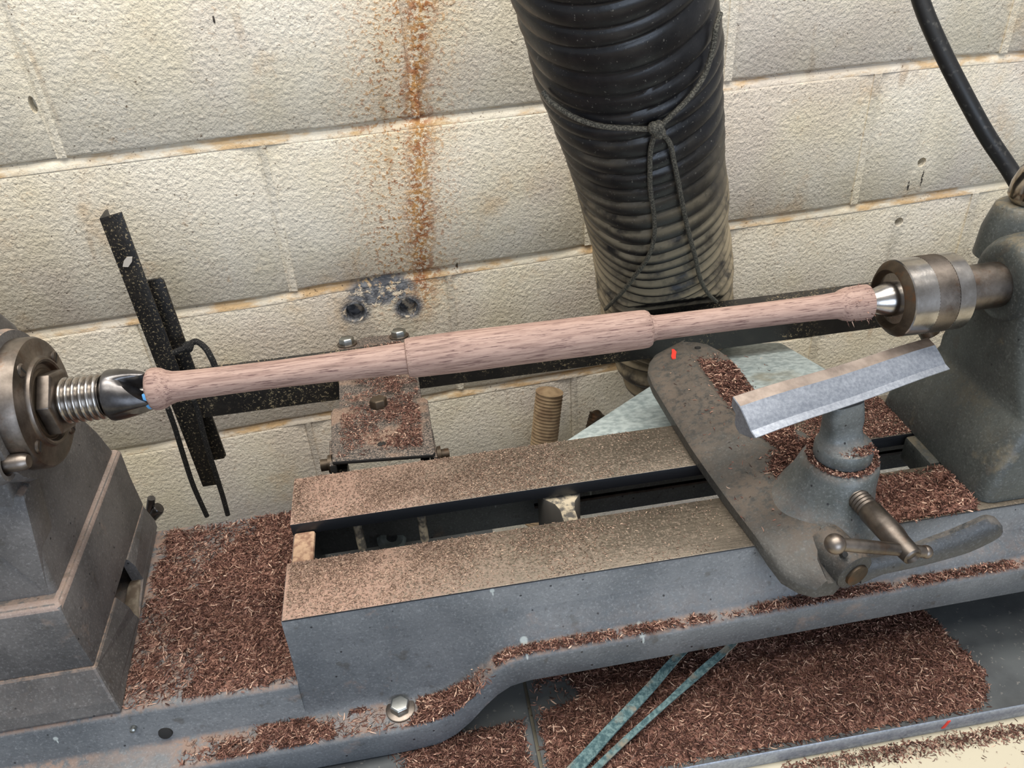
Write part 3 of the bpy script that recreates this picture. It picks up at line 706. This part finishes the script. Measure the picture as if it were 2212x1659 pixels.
# ------------------------------------------------------------------ tool rest
tr = thing('tool_rest', 'blue grey steel tool rest blade on a post in the socket before the turned wood', 'tool rest', (SC.x, SC.y, .05))
zt = .120
TL = at(1582, 856, 2, zt); TR = at(2005, 729, 2, zt); rd = (TR - TL); RL = rd.length; rd.normalize(); rn = Vector((-rd.y, rd.x, 0))
epx = [(1582, 856), (1598, 878), (1603, 889), (1609, 901), (1615, 914), (1622, 931), (1633, 947), (1624, 947), (1611, 943), (1597, 937), (1590, 926), (1586, 913), (1588, 894), (1579, 876)]
ring0 = [atp(u, v, TL, rd) for u, v in epx]
bm = bmesh.new(); rings = []
for k in range(9):
    t = k/8; rings.append([TL + (p - TL)*(1 - .14*t) + rd*RL*t + Vector((0, 0, .0006*math.sin(t*9))) for p in ring0])
loft(bm, rings); bm.faces.ensure_lookup_table()
for k in range(8): bm.faces[k*len(ring0)].material_index = 1
blade = add('blade', bm, M['rest'], tr, bevel=.0005, seg=1, ang=14)
blade.data.materials.append(M['rest_top'])
# stem: flat-milled neck widening to a round collar
mid = sum(ring0, Vector())/len(ring0)
NB_ = at(1812, 972, 2, .066)
bm = bmesh.new()
top = mid + rd*((Vector((SC.x, SC.y, 0)) - mid).dot(rd)*1.0)
cx, cy = SC.x, SC.y
tx = at(1824, 880, 2, .096)
def sq(c, rx, ry, z, e, n=40, a=.2):
    out = []
    for i in range(n):
        t = 2*math.pi*i/n; ct, st = math.cos(t), math.sin(t)
        x = rx*math.copysign(abs(ct)**e, ct); y = ry*math.copysign(abs(st)**e, st)
        out.append((c[0] + x*math.cos(a) - y*math.sin(a), c[1] + x*math.sin(a) + y*math.cos(a), z))
    return out
loft(bm, [sq((cx, cy), .0150, .0150, .034, 1), sq((cx, cy), .0150, .0150, .0520, 1), sq((cx, cy), .0198, .0198, .0535, 1), sq((cx, cy), .0204, .0204, .0550, 1), sq((cx, cy), .0204, .0204, .0620, 1), sq((cx, cy), .0192, .0192, .0650, 1), sq((cx-.001, cy+.004), .0152, .0125, .0672, .75), sq((cx-.001, cy+.006), .0136, .0100, .0740, .55), sq(((cx+tx.x)/2, (cy+.006+tx.y)/2), .0142, .0090, .0830, .5), sq((tx.x, tx.y), .0142, .0080, .0930, .5), sq((tx.x, tx.y), .0130, .0070, .1010, .6)])
add('post', bm, M['socket'], tr, ang=50)

# ------------------------------------------------------------------ hinged bracket behind the bed
br = thing('hinged_bracket', 'black dusty two-piece steel bracket hinged behind the bed, carrying the long rail', 'bracket', (-.05, .1, -.03))
pd = Vector((-.0375, .988, -.149)).normalized(); pn = Vector((1, 0, 0)).cross(pd).normalized(); P0 = Vector((-.05, .098, -.0125))
def plate(pxs, th, nm, off=0.0):
    bm = bmesh.new(); pp = [atp(u, v, P0, pn) + pn*off for u, v in pxs]
    loft(bm, [pp, [p - pn*th for p in pp]]); return add(nm, bm, M['bracket'], br, bevel=.0012)
plate([(719, 1006), (716, 900), (722, 890), (917, 866), (925, 872), (941, 985), (936, 990)], .004, 'lower_plate', .0042)
plate([(733, 905), (731, 760), (734, 738), (745, 731), (765, 737), (780, 731), (800, 726), (840, 723), (853, 727), (880, 719), (885, 724), (884, 740), (904, 814), (913, 875)], .004, 'upper_plate', 0)
for (u0, v0, u1, v1) in ((719, 1006, 717, 985), (938, 988, 934, 960)):
    a = atp(u0, v0, P0, pn); b = atp(u1, v1, P0, pn) + pd*.03
    bm = bmesh.new(); o = Vector((.003, 0, 0)); dn = Vector((0, 0, -.045))
    loft(bm, [[a-o, a+o, a+o+dn*.8, a-o+dn*.8], [b-o, b+o, b+o+dn*.5, b-o+dn*.5]]); add('side_flange', bm, M['bracket'], br, bevel=.001)
for (u, v, du) in ((708, 992, -1), (952, 972, 1)):
    a = atp(u, v, P0, pn) + Vector((0, 0, -.006))
    bm = bmesh.new(); revolve(bm, [(-.006, .0050), (0, .0050), (.0005, .0085), (.004, .0085), (.004, .0055), (.011, .0055), (.0115, 0)], a + Vector((-.004*du, 0, 0)), (du, 0, 0), 24); add('hinge_pin', bm, M['steel_rust'], br)
for (u, v, mt, w) in ((750, 744, 'bolt', 1), (862, 727, 'bolt', 1), (820, 886, 'steel_rust', 0)):
    a = atp(u, v, P0, pn) + pn*(.0044 if v > 860 else .0)
    if w:
        bm = bmesh.new(); revolve(bm, [(0, .0118), (.0015, .0118), (.0018, .0110), (.0018, 0)], a, pn, 28); add('washer', bm, M['steel_brown'], br)
    bm = bmesh.new(); rr = .0090 if w else .0088
    revolve(bm, [(.0016 if w else 0, rr), (.0075, rr), (.0088, rr*.86), (.0088, 0)], a, pn, 6, phase=.25); add('hex_bolt', bm, M[mt], br, bevel=.0002, seg=1, ang=25)
a = atp(826, 968, P0, pn) + pn*.0043
bm = bmesh.new(); revolve(bm, [(0, .0040), (.0006, .0038), (.0006, 0)], a, pn, 12); add('bolt_hole', bm, M['dark'], br)
for x in (-.085, -.012):                       # legs that tie the hinge to the bed
    bm = bmesh.new(); box(bm, x-.004, x+.004, .0905, .118, -.068, -.022); add('hinge_leg', bm, M['black'], br)

# ------------------------------------------------------------------ long rail, upright and cord
RY = .315
rt = (P0 + pd*((RY + .01 - P0.y)/pd.y)).z - .0052
rb = sum(at(u, v, 1, RY).z for u, v in ((430, 905), (728, 872), (1890, 700)))/3
rbk = sum(at(u, v, 2, rt).y for u, v in ((1406, 669), (1870, 612)))/2
rx0 = at(432, 890, 1, RY).x
bm = bmesh.new()
prism(bm, [(RY, rb), (RY, rt-.001), (RY+.001, rt), (rbk, rt), (rbk, rt-.004), (RY+.005, rt-.004), (RY+.004, rb)], rx0-.012, 1.0, axis=0)
rail = add('angle_iron_rail', bm, M['black'], None)
tag(rail, 'long black angle iron rail running level behind the turned wood', 'rail')
def upright(px_top, px_bot, yy, nm, label, wl_, back):
    a0, a1 = at(*px_top[0], 1, yy), at(*px_top[1], 1, yy); b0, b1 = at(*px_bot[0], 1, yy), at(*px_bot[1], 1, yy)
    bm = bmesh.new()
    def ringz(l, r):
        return [l, r, r + Vector((0, .003, 0)), l + Vector((.003, .003, 0)), l + Vector((.003, back, 0)), l + Vector((0, back, 0))]
    loft(bm, [ringz(b0, b1), ringz(a0, a1)])
    return tag(add(nm, bm, M['black'], None, bevel=.0006), label, 'upright')
upright(((214, 472), (262, 459)), ((438, 1052), (478, 1046)), RY-.004, 'angle_iron_upright', 'tall black angle iron upright tied to the rail end, whitish fleck near its top', 1, .022)
p = at(276, 566, 1, RY-.0045); fk = bpy.data.objects['angle_iron_upright']
bm = bmesh.new(); loft(bm, [[p + Vector((x, y, z)) for x, z in ((-.006, -.004), (-.001, -.005), (.004, .0), (.006, .005), (.001, .0055), (-.003, .002))] for y in (0, -.0008)])
tag(add('paint_fleck', bm, NB('whitish fleck').out((214, 206, 194), .8), fk), 'whitish fleck')
yb = RY + .006
ps = [at(u, v, 1, yb+.012) for u, v in ((314, 607), (345, 601), (354, 608), (488, 985), (484, 991), (450, 997))]
bm = bmesh.new(); loft(bm, [ps, [p + Vector((0, .004, 0)) for p in ps]])
tag(add('flat_steel_bar', bm, M['black'], None, bevel=.001), 'shorter black flat steel bar standing behind the angle iron upright', 'bar')
def cordpath(pxs): return spline([at(u, v, 1, y) for u, v, y in pxs], 8)
ck = thing('black_cord', 'black knotted cord tying the upright to the rail, ends hanging down', 'cord', (-.24, RY-.02, -.2))
for k, pth in enumerate(([(362, 880, RY-.018), (378, 925, RY-.014), (398, 990, RY-.012), (418, 1050, RY-.012), (447, 1115, RY-.012)],
                         [(418, 862, RY-.014), (428, 890, RY-.012), (446, 960, RY-.012), (468, 1030, RY-.011), (482, 1075, RY-.011), (492, 1112, RY-.011)],
                         [(376, 762, RY-.009), (390, 756, RY-.010), (404, 752, RY-.006), (410, 744, RY+.004), (424, 738, RY+.006), (442, 750, RY+.0), (456, 772, RY-.006), (468, 800, RY-.008)])):
    bm = bmesh.new(); tube(bm, cordpath(pth), .0030 if k < 2 else .0034, 8); add('cord_strand', bm, M['blackcord'], ck)
bm = bmesh.new(); bmesh.ops.create_uvsphere(bm, u_segments=14, v_segments=10, radius=.006)
c = at(407, 748, 1, RY-.006) - parent_world(ck)
for v in bm.verts: v.co = v.co*(1 + .25*mnoise.noise(v.co*300)) + c
from_bm('knot', bm, M['blackcord'], ck)

# ------------------------------------------------------------------ big hose
def dep(u, v, D): return CAM + ray(u, v)*D
cen = [((1292, -190), .62, 236), ((1312, -80), .66, 224), ((1331, 0), .69, 214), ((1353, 120), .745, 205), ((1371, 210), .785, 187), ((1388, 300), .83, 174), ((1404, 390), .88, 160), ((1420, 480), .95, 147), ((1428, 540), 1.0, 143), ((1436, 600), 1.045, 137), ((1441, 650), 1.09, 133), ((1446, 700), 1.13, 126)]
cpts = [dep(*c[0], c[1]) for c in cen]; crad = [c[2]*c[1]/F for c in cen]
end = cpts[-1]
cpts += [end + Vector((.008, -.002, -.05)), end + Vector((.040, -.006, -.092)), end + Vector((.085, -.02, -.110))]; crad += [.076, .072, .070]
path = spline(cpts, 28); NP = len(path)
radf = [interp(i/28, list(enumerate(crad))) for i in range(NP)]
bm = bmesh.new(); NS = 72; rings = []; x = None; phase = 0.0; prev = None
for i, p in enumerate(path):
    d = (path[min(i+1, NP-1)] - path[max(i-1, 0)]).normalized()
    if x is None: x = Vector((1, 0, 0))
    x = (x - d*x.dot(d)).normalized(); y = d.cross(x)
    t = i/28
    if prev is not None:
        pitch = interp(t, [(0, .0235), (2, .0225), (5, .0205), (7, .0180), (9, .0165), (15, .0150)])
        phase += (p - prev).length/pitch
    prev = p
    amp = interp(t, [(0, .0024), (6, .0028), (7.2, .0050), (8.5, .0095), (11, .0105), (15, .0060)])
    ring = []
    for k in range(NS):
        a = 2*math.pi*k/NS
        s = (phase + a/(2*math.pi)) % 1.0
        w = math.sin(math.pi*min(1, s/.82))**.6 if s < .82 else -.55*math.sin(math.pi*(s-.82)/.18)
        bl = max(0, min(1, t-6.5)); w = w*(1-bl) + bl*(1.5*abs(math.sin(math.pi*s))**.8 - .7)
        nz = mnoise.noise(Vector((math.cos(a)*1.4, math.sin(a)*1.4, i*.05)))
        nz2 = mnoise.noise(Vector((math.cos(a)*.9+5, math.sin(a)*.9, i*.018)))
        r = radf[i] - .003 + amp*w*(1 + .5*nz) + .0035*nz2*min(1, t/6)
        q = p + (x*math.cos(a) + y*math.sin(a))*r + d*(.0045*nz2*min(1, max(0, t-5)))
        lim = rbk + .002 - max(0, q.z - rt - .006)*1.6     # the soft hose is pressed against the rail
        if i > NP//3 and q.y < lim: q.y = lim + (q.y - lim)*.04
        ring.append(q)
    rings.append(ring)
hz = thing('dust_hose', 'large black ribbed dust extraction hose hanging down behind the lathe', 'hose', path[-1])
loft(bm, rings, cap=False); add('hose_body', bm, M['hose'], hz, ang=70)
# cord tied round the hose
def onhose(u, v, lift=.004):
    best = None
    dr = ray(u, v).normalized()
    for i in range(0, NP):
        c = path[i] - CAM; tca = c.dot(dr); d2 = (c - dr*tca).length
        rr = radf[i] + lift
        if d2 < rr + .004:
            t = tca - math.sqrt(max(rr*rr - d2*d2, 0))
            pt = CAM + dr*t
            dd = (path[min(i+1, NP-1)] - path[max(i-1, 0)]).normalized()
            e = abs((pt - path[i]).dot(dd))
            if best is None or e < best[0]: best = (e, pt)
    return best[1] if best else CAM + dr*.9
hc = thing('grey_cord', 'thin grey cord knotted around the black hose with two loose ends', 'cord', onhose(1420, 280))
loopl = [onhose(u, v) for u, v in ((1192, 222), (1230, 248), (1270, 265), (1310, 274), (1370, 278), (1418, 279))]
loopr = [onhose(u, v) for u, v in ((1418, 279), (1450, 250), (1490, 210), (1520, 165), (1536, 120), (1543, 85))]
loopl = [onhose(1172, 197), onhose(1177, 205), onhose(1184, 214)] + loopl; loopr += [onhose(1546, 62), onhose(1551, 45), onhose(1556, 28)]
stl = [onhose(1416, 285, .006), onhose(1406, 320), onhose(1404, 360), onhose(1405, 410), onhose(1412, 460), onhose(1413, 510), onhose(1400, 555, .007), onhose(1372, 595, .010), onhose(1345, 630, .012), onhose(1308, 668, .012)]
strr = [onhose(1424, 284, .006), onhose(1446, 308), onhose(1456, 350), onhose(1466, 400), onhose(1478, 460), onhose(1491, 515, .006), onhose(1503, 560, .008), onhose(1512, 600, .01), onhose(1528, 632, .01), onhose(1548, 652, .01)]
for pth in (loopl, loopr, stl, strr):
    bm = bmesh.new(); tube(bm, spline(pth, 6), .0024, 8); add('cord_strand', bm, M['cord'], hc)
bm = bmesh.new()
for k, (u, v, r) in enumerate(((1412, 276, .0055), (1422, 272, .005), (1424, 286, .006))):
    b2 = bmesh.new(); bmesh.ops.create_uvsphere(b2, u_segments=12, v_segments=8, radius=r)
    c = onhose(u, v, .006); vm = {}
    for v_ in b2.verts: vm[v_] = bm.verts.new(v_.co + c)
    for f in b2.faces: bm.faces.new([vm[q] for q in f.verts])
    b2.free()
add('knot', bm, M['cord'], hc)

# ------------------------------------------------------------------ galvanised hood, small pipes, rod, cable, straps
HP0 = Vector((.25, .10, -.034)); hd = Vector((0, .19, -.062)).normalized(); hn = Vector((1, 0, 0)).cross(hd).normalized()
top = [atp(u, v, HP0, hn) for u, v in ((1207, 957), (1450, 800), (1580, 742), (1690, 738), (1795, 799), (1925, 866), (1940, 886))]
bm = bmesh.new()
cen_ = sum(top, Vector())/len(top)
low = [p + (p - cen_)*.03 + Vector((0, .004, -.05)) for p in top]
loft(bm, [low, top], cap=False); bm.faces.new(bm.verts[7:14] if False else [v for v in list(bm.verts)[7:14]])
tag(add('galvanised_hood', bm, M['galv'], None, bevel=.006, seg=3), 'spangled galvanised sheet metal hood behind the bed, under the black rail', 'hood')
for (u0, v0, u1, v1, r, yy, lab, mt) in ((1187, 846, 1172, 985, .0205, .50, 'short brown corrugated pipe standing against the wall, sawdust on top', 'pipe'), (1290, 893, 1272, 960, .012, .505, 'dark corrugated pipe end peeping out beside the galvanised hood', 'steel_rust')):
    a = at(u0, v0, 1, yy); b = at(u1, v1, 1, yy-.02); d = (b-a); Ln = d.length + .12
    pr = [(-.006, 0), (-.0045, r*.35), (0, r*.8), (0, r)]
    k = int(Ln/.0052)
    for i in range(k): pr += [(i*.0052+.0012, r), (i*.0052+.0026, r*.94), (i*.0052+.0042, r*.94)]
    bm = bmesh.new(); revolve(bm, pr, a, d, 32)
    tag(add('corrugated_pipe', bm, M[mt], None, ang=60), lab, 'pipe')
rod = [at(u, v, 1, .15) for u, v in ((318, 1130), (322, 1110), (326, 1085), (327, 1076))]
hk = thing('bent_rod', 'grey bent steel rod with a flattened tip poking up behind the headstock', 'rod', rod[0])
bm = bmesh.new(); tube(bm, spline(rod, 4), .0036, 10); add('rod', bm, M['steel_dark'], hk)
tip = [at(u, v, 1, .15) for u, v in ((322, 1128), (332, 1112), (340, 1100), (344, 1096))]
bm = bmesh.new(); tube(bm, spline(tip, 4), .0042, 10, rf=lambda t: .0032 + .003*math.sin(min(t, 1)*2.4)); add('flattened_tip', bm, M['steel_dark'], hk)
cp = [at(u, v, 1, y) for u, v, y in ((1965, -90, .30), (1992, 10, .28), (2030, 100, .26), (2075, 190, .24), (2130, 290, .22), (2180, 365, .20), (2215, 425, .18), (2270, 520, .16))]
bm = bmesh.new(); tube(bm, spline(cp, 6), .0078, 16)
tag(add('power_cable', bm, M['cable'], None, ang=60), 'thick black cable hanging down to the tailstock from above', 'cable')
def ribbon(pts, w, th, nm, lab):
    bm = bmesh.new(); rings = []; sp = spline(pts, 5); N = len(sp)
    for i, p in enumerate(sp):
        d = (sp[min(i+1, N-1)] - sp[max(i-1, 0)]).normalized(); ww = interp(i/(N-1), w)
        s = d.cross(Vector((0, 0, 1))).normalized(); s = (s + Vector((0, 0, .25))).normalized(); u = s.cross(d)
        rings.append([p + s*ww*a + u*th*b for a, b in ((-1, -.5), (-.9, .6), (-.35, .45), (.35, .45), (.9, .6), (1, -.5), (0, -.8))])
    loft(bm, rings); return tag(add(nm, bm, M['strap'], None, ang=50), lab, 'strap')
ribbon([at(1500, 1385, 2, -.104), at(1462, 1420, 2, -.107), at(1400, 1490, 2, -.112), at(1320, 1575, 2, -.117), at(1262, 1639, 2, -.121), at(1215, 1690, 2, -.123)], [(0, .0026), (.4, .0040), (1, .0052)], .0016, 'webbing_strap', 'wider teal webbing strap slanting out from under the bed lip over the shavings')
ribbon([at(1612, 1360, 2, -.104), at(1578, 1395, 2, -.108), at(1520, 1445, 2, -.112), at(1440, 1518, 2, -.117), at(1360, 1590, 2, -.121), at(1292, 1655, 2, -.124), at(1260, 1690, 2, -.125)], [(0, .0020), (.35, .0032), (.5, .0022), (1, .0028)], .0014, 'webbing_strap', 'narrow teal webbing strap beside the wider one, crossing the shavings')

# ------------------------------------------------------------------ shavings
def vnoise(x, y, sc, seed):
    rs = np.random.RandomState(seed); G = rs.rand(64, 64)
    xi = x*sc + 1000; yi = y*sc + 1000
    a = np.floor(xi).astype(int); b = np.floor(yi).astype(int); fx = xi-a; fy = yi-b
    fx = fx*fx*(3-2*fx); fy = fy*fy*(3-2*fy)
    g = lambda i, j: G[i % 64, j % 64]
    return (g(a, b)*(1-fx) + g(a+1, b)*fx)*(1-fy) + (g(a, b+1)*(1-fx) + g(a+1, b+1)*fx)*fy
def fbm(x, y, sc, seed): return (vnoise(x, y, sc, seed)*.55 + vnoise(x, y, sc*2.1, seed+1)*.3 + vnoise(x, y, sc*4.3, seed+2)*.15)
def curls(name, label, n, bounds, dens, zf, length=.0062, width=.00075, lift=.003, mat='shav', mound=None, seed=1, nseg=4, tilt=.55, cat='wood shavings', parent=None):
    rs = np.random.RandomState(seed); x0, x1, y0, y1 = bounds
    X = rs.uniform(x0, x1, n*3); Y = rs.uniform(y0, y1, n*3)
    D = np.clip(dens(X, Y), 0, 1); k = rs.rand(n*3) < D; X, Y, D = X[k][:n], Y[k][:n], D[k][:n]; n = len(X)
    Z = zf(X, Y) + rs.rand(n)**1.5*lift*D + .0004
    L = length*rs.uniform(.45, 1.35, n); Wd = width*rs.uniform(.6, 1.4, n)
    az = rs.uniform(0, 2*np.pi, n); el = rs.normal(0, tilt*.45, n); curv = rs.uniform(-3.6, 3.6, n)
    T = np.stack([np.cos(az)*np.cos(el), np.sin(az)*np.cos(el), np.sin(el)], 1)
    Bv = np.stack([-np.sin(az), np.cos(az), np.zeros(n)], 1); roll = rs.uniform(-1.1, 1.1, n)
    Nn = np.cross(T, Bv); S_ = Bv*np.cos(roll)[:, None] + Nn*np.sin(roll)[:, None]; U = np.cross(T, S_)
    side = rs.choice([0, 1], n)[:, None]; bend = S_*side + U*(1-side)
    P = np.stack([X, Y, Z], 1); V = np.zeros((n, nseg+1, 2, 3))
    for s in range(nseg+1):
        t = s/nseg - .5; a = curv*t
        c = np.where(np.abs(curv) < .05, .05, curv)
        off = T*(np.sin(a)/c)[:, None]*L[:, None] + bend*((1-np.cos(a))/c)[:, None]*L[:, None]
        wv = (U*side + S_*(1-side))*Wd[:, None]*.5*(1 - .5*abs(2*t)**2)
        V[:, s, 0] = P + off - wv; V[:, s, 1] = P + off + wv
    zmin = zf(X, Y) + .0001
    V[..., 2] = np.maximum(V[..., 2], zmin[:, None, None])
    vs = V.reshape(-1, 3); m = (nseg+1)*2
    base = (np.arange(n)*m)[:, None, None]; q = np.array([[2*s, 2*s+1, 2*s+3, 2*s+2] for s in range(nseg)])[None]
    fc = (base + q).reshape(-1, 4)
    if mound is not None:                     # low heap under the loose curls
        nx, ny, hgt = mound
        gx, gy = np.meshgrid(np.linspace(x0, x1, nx), np.linspace(y0, y1, ny), indexing='ij')
        dd = np.clip(dens(gx, gy), 0, 1); hh = zf(gx, gy) + dd*hgt*(.5 + .8*rs.rand(nx, ny)) - .0006
        mv = np.stack([gx, gy, hh], -1).reshape(-1, 3); i, j = np.meshgrid(np.arange(nx-1), np.arange(ny-1), indexing='ij')
        mf = np.stack([i*ny+j, (i+1)*ny+j, (i+1)*ny+j+1, i*ny+j+1], -1)
        keep = (dd[:-1, :-1] > .25) & (dd[1:, 1:] > .25) & (dd[1:, :-1] > .25) & (dd[:-1, 1:] > .25)
        mf = mf[keep].reshape(-1, 4) + len(vs)
        vs = np.concatenate([vs, mv]); fc = np.concatenate([fc, mf])
    me = bpy.data.meshes.new(name); me.vertices.add(len(vs)); me.vertices.foreach_set('co', vs.astype(np.float32).ravel())
    me.loops.add(fc.size); me.loops.foreach_set('vertex_index', fc.ravel().astype(np.int32))
    me.polygons.add(len(fc)); me.polygons.foreach_set('loop_start', (np.arange(len(fc))*4).astype(np.int32))
    me.update(calc_edges=True); me.validate()
    o = link(name, me, M[mat]); o['kind'] = 'stuff'; o['label'] = label; o['category'] = cat
    return o
flat = lambda z: (lambda X, Y: np.full(np.shape(X), z))
def sstep(v, a, b): t = np.clip((v-a)/(b-a), 0, 1); return t*t*(3-2*t)
# platform of the bed beside the headstock
def d_plat(X, Y):
    d = sstep(fbm(X, Y, 38, 3), .30, .52) + .35*sstep(X, -.22, -.14)
    bare = np.exp(-(((X+.222)/.022)**2 + ((Y+.045)/.020)**2)) + .7*np.exp(-(((X+.215)/.03)**2 + ((Y-.062)/.022)**2))
    return np.clip(d - .8*bare, .22, 1)*sstep(X, -.252, -.238)*sstep(Y, -.083, -.072)*sstep(Y, .106, .094)
curls('wood_shavings', 'thick brown shavings on the flat platform between headstock and ways', 27000, (-.254, -.1225, -.082, .105), d_plat, flat(-.06), lift=.004, mound=(90, 120, .0032), seed=11)
# tray
RB = [(p.y, p.x) for p in (at(u, v, 2, TZ) for u, v in ((2212, 1660), (2135, 1515), (2128, 1450), (2050, 1370), (1990, 1310), (1930, 1250)))]
RB = sorted(RB)
def d_tray(X, Y):
    xr = np.interp(Y, [a for a, b in RB], [b for a, b in RB]) + .004*(vnoise(X*0, Y, 160, 5)-.5)
    d = .35 + sstep(fbm(X, Y, 26, 21), .28, .5)
    bare = np.exp(-(((X-.072)/.016)**2 + ((Y+.083)/.014)**2)) + .55*np.exp(-(((X-.225)/.012)**2 + ((Y+.115)/.020)**2))
    return np.clip(d - 1.3*bare, .03, 1)*sstep(X, xr+.002, xr-.008)*sstep(Y, FY, FY+.016)*sstep(X, .045, .06)
curls('wood_shavings', 'wide spread of brown shavings covering the sheet steel tray', 76000, (.047, .42, FY+.002, -.02), d_tray, flat(TZ), lift=.0045, mound=(190, 80, .0034), seed=12)
# plate left of the tray
def d_plate(X, Y): return np.clip(.35 + sstep(fbm(X, Y, 30, 31), .25, .45), 0, 1)*sstep(X, .040, .034)*sstep(Y, -.098, -.112)*sstep(X + Y*.0, -.07, -.02)
curls('wood_shavings', 'brown shavings on the steel plate in front of the lathe foot', 15000, (-.09, .042, -.175, -.09), d_plate, flat(-.1252), lift=.004, mound=(70, 50, .0028), seed=13)
# ledge of the foot and lip
fo = lambda X, Y: np.interp(X, [a for a, b in ZJ], [b for a, b in ZJ]) - .0004
def d_foot(X, Y):
    a = np.exp(-(((X+.022)/.020)**2))*1.2 + .75*sstep(fbm(X, Y, 60, 41), .45, .62)*sstep(X, -.20, -.15)*sstep(X, -.055, -.075) + .08
    a = a*(np.hypot(X-bx, Y-by+.0015) > .0128)
    return np.clip(a, 0, 1)*sstep(X, .022, .004)
curls('wood_shavings', 'brown shavings gathered on the foot ledge around the bolt', 5200, (-.21, .02, -.108, -.0865), d_foot, fo, lift=.003, mound=(130, 14, .0028), seed=14)
def d_lip(X, Y):
    a = sstep(fbm(X, Y*.2, 30, 51), .40, .56)*.8 + .12
    a = a + 1.2*np.exp(-(((X-.262)/.022)**2)) + .5*np.exp(-(((X-.14)/.018)**2))
    return np.clip(a*np.where(X > .19, 1, sstep(X, .19, .17)*.9+.1), 0, 1)
curls('wood_shavings', 'thin line of brown shavings along the narrow lip of the bed', 5200, (.02, .46, -.0988, -.0908), d_lip, fo, lift=.003, seed=15, length=.0045)
# ways on the right
def d_wr(X, Y): return np.clip(.25 + sstep(fbm(X, Y, 50, 61), .25, .45), 0, 1)*sstep(Y, -.0205, -.038)*sstep(Y, -.077, -.072)*sstep(X, .3988, .392)
curls('wood_shavings', 'deep brown shavings on the front way by the tailstock', 7500, (.315, .3985, -.076, -.022), d_wr, flat(0.0), lift=.006, mound=(60, 40, .005), seed=16)
def d_wr2(X, Y): return np.clip(.15 + .7*sstep(fbm(X, Y, 40, 71), .3, .55), 0, 1)
curls('sawdust_flakes', 'fine brown flakes coating the rear way by the tailstock', 9000, (.289, .398, .0205, .075), d_wr2, flat(0.0), length=.0026, width=.0007, lift=.0012, seed=17, nseg=2)
# fine flakes on the ways
def d_way(X, Y): return .7*np.clip(sstep(X, .26, -.10)*(.25 + .9*sstep(fbm(X, Y, 24, 81), .35, .62)), 0, 1)
curls('sawdust_flakes', 'fine pale flakes dusted over the rear way behind the slot', 16000, (-.121, .205, .0202, .0755), d_way, flat(0.0), length=.0017, width=.0006, lift=.0004, mat='flake', seed=18, nseg=2, tilt=.3)
curls('sawdust_flakes', 'fine pale flakes dusted over the front way before the slot', 15000, (-.1185, .205, -.0752, -.0218), lambda X, Y: np.clip(d_way(X, Y)*(.35 + .65*sstep(Y, -.06, -.025)), 0, 1), flat(0.0), length=.0020, width=.0006, lift=.0004, mat='flake', seed=19, nseg=2, tilt=.3)
# bracket plate
zpl = lambda X, Y: P0.z + (Y - P0.y)*(pd.z/pd.y) + .0046
def d_br(X, Y):
    a = sstep(fbm(X, Y, 45, 91), .34, .54)*np.where(X > -.045, 1, .45)*sstep(Y, .104, .115)
    return np.clip(a, 0, 1)*sstep(Y, .38, .33)*(np.hypot(X+.05, Y-.199) > .009)
curls('wood_shavings', 'tan and brown shavings strewn on the black hinged bracket', 7000, (-.088, -.012, .103, .36), d_br, zpl, length=.0040, width=.0006, lift=.0016, seed=20)
# tool rest base
def zb_(X, Y):
    xl = np.interp(Y, [e[0] for e in edge][::-1], [e[1] for e in edge][::-1]); xr = np.interp(Y, [e[0] for e in edge][::-1], [e[2] for e in edge][::-1])
    f = (X-xl)/(xr-xl); return np.interp(f, [0, .03, .1, .28, .44, .5, .56, .6, .93, 1], [.0092, .0116, .0135, .018, .0215, .0218, .018, .0178, .017, .010])
def d_bj(X, Y):
    xl = np.interp(Y, [e[0] for e in edge][::-1], [e[1] for e in edge][::-1]); xr = np.interp(Y, [e[0] for e in edge][::-1], [e[2] for e in edge][::-1])
    f = (X-xl)/(xr-xl)
    a = sstep(fbm(X, Y, 50, 95), .25, .5)*sstep(f, .54, .62)*sstep(f, .99, .93)*sstep(Y, .155, .12)
    r = np.hypot(X-SC.x+.006, Y-SC.y)
    b = 1.2*np.exp(-((r-.040)/.010)**2)*sstep(Y-SC.y, -.02, .0)*sstep(f, .30, .5)
    return np.clip(a + b + .006, 0, 1)
curls('wood_shavings', 'brown shavings lying along the slotted arm of the tool rest base', 9000, (.215, .318, -.075, .155), d_bj, zb_, lift=.003, seed=21, length=.0045, mound=(60, 110, .002))
def d_rg(X, Y): r = np.hypot(X-SC.x, Y-SC.y); return ((r > .0206) & (r < .0248)).astype(float)
curls('sawdust_flakes', 'ring of brown dust on the socket rim around the tool rest post', 2600, (SC.x-.026, SC.x+.026, SC.y-.026, SC.y+.026), d_rg, flat(.0526), length=.003, width=.0008, lift=.0016, seed=22)
def d_cl(X, Y): return np.clip(1.3*np.exp(-(((X-SC.x-.006)/.010)**2 + ((Y-SC.y+.011)/.0045)**2)), 0, 1)
curls('sawdust_flakes', 'small patch of brown dust on the tool rest post collar', 500, (SC.x-.012, SC.x+.017, SC.y-.018, SC.y-.004), d_cl, flat(.0655), length=.003, width=.0008, lift=.0010, seed=23)
# bench
b0, b1 = at(1760, 1655, 2, BT), at(2212, 1577, 2, BT)
def d_bench(X, Y):
    c = b0.y + (b1.y-b0.y)*(X-b0.x)/(b1.x-b0.x); w = .0038*sstep(X, .52, .36) + .0012
    return np.clip(1.2*np.exp(-((Y-c)/w)**2) + .006, 0, 1)*sstep(Y, FY-.001, FY-.006)
curls('wood_shavings', 'drift of dark shavings across the cream bench in front of the tray', 7000, (.22, .50, -.24, FY-.003), d_bench, flat(BT), lift=.0025, length=.004, seed=24)
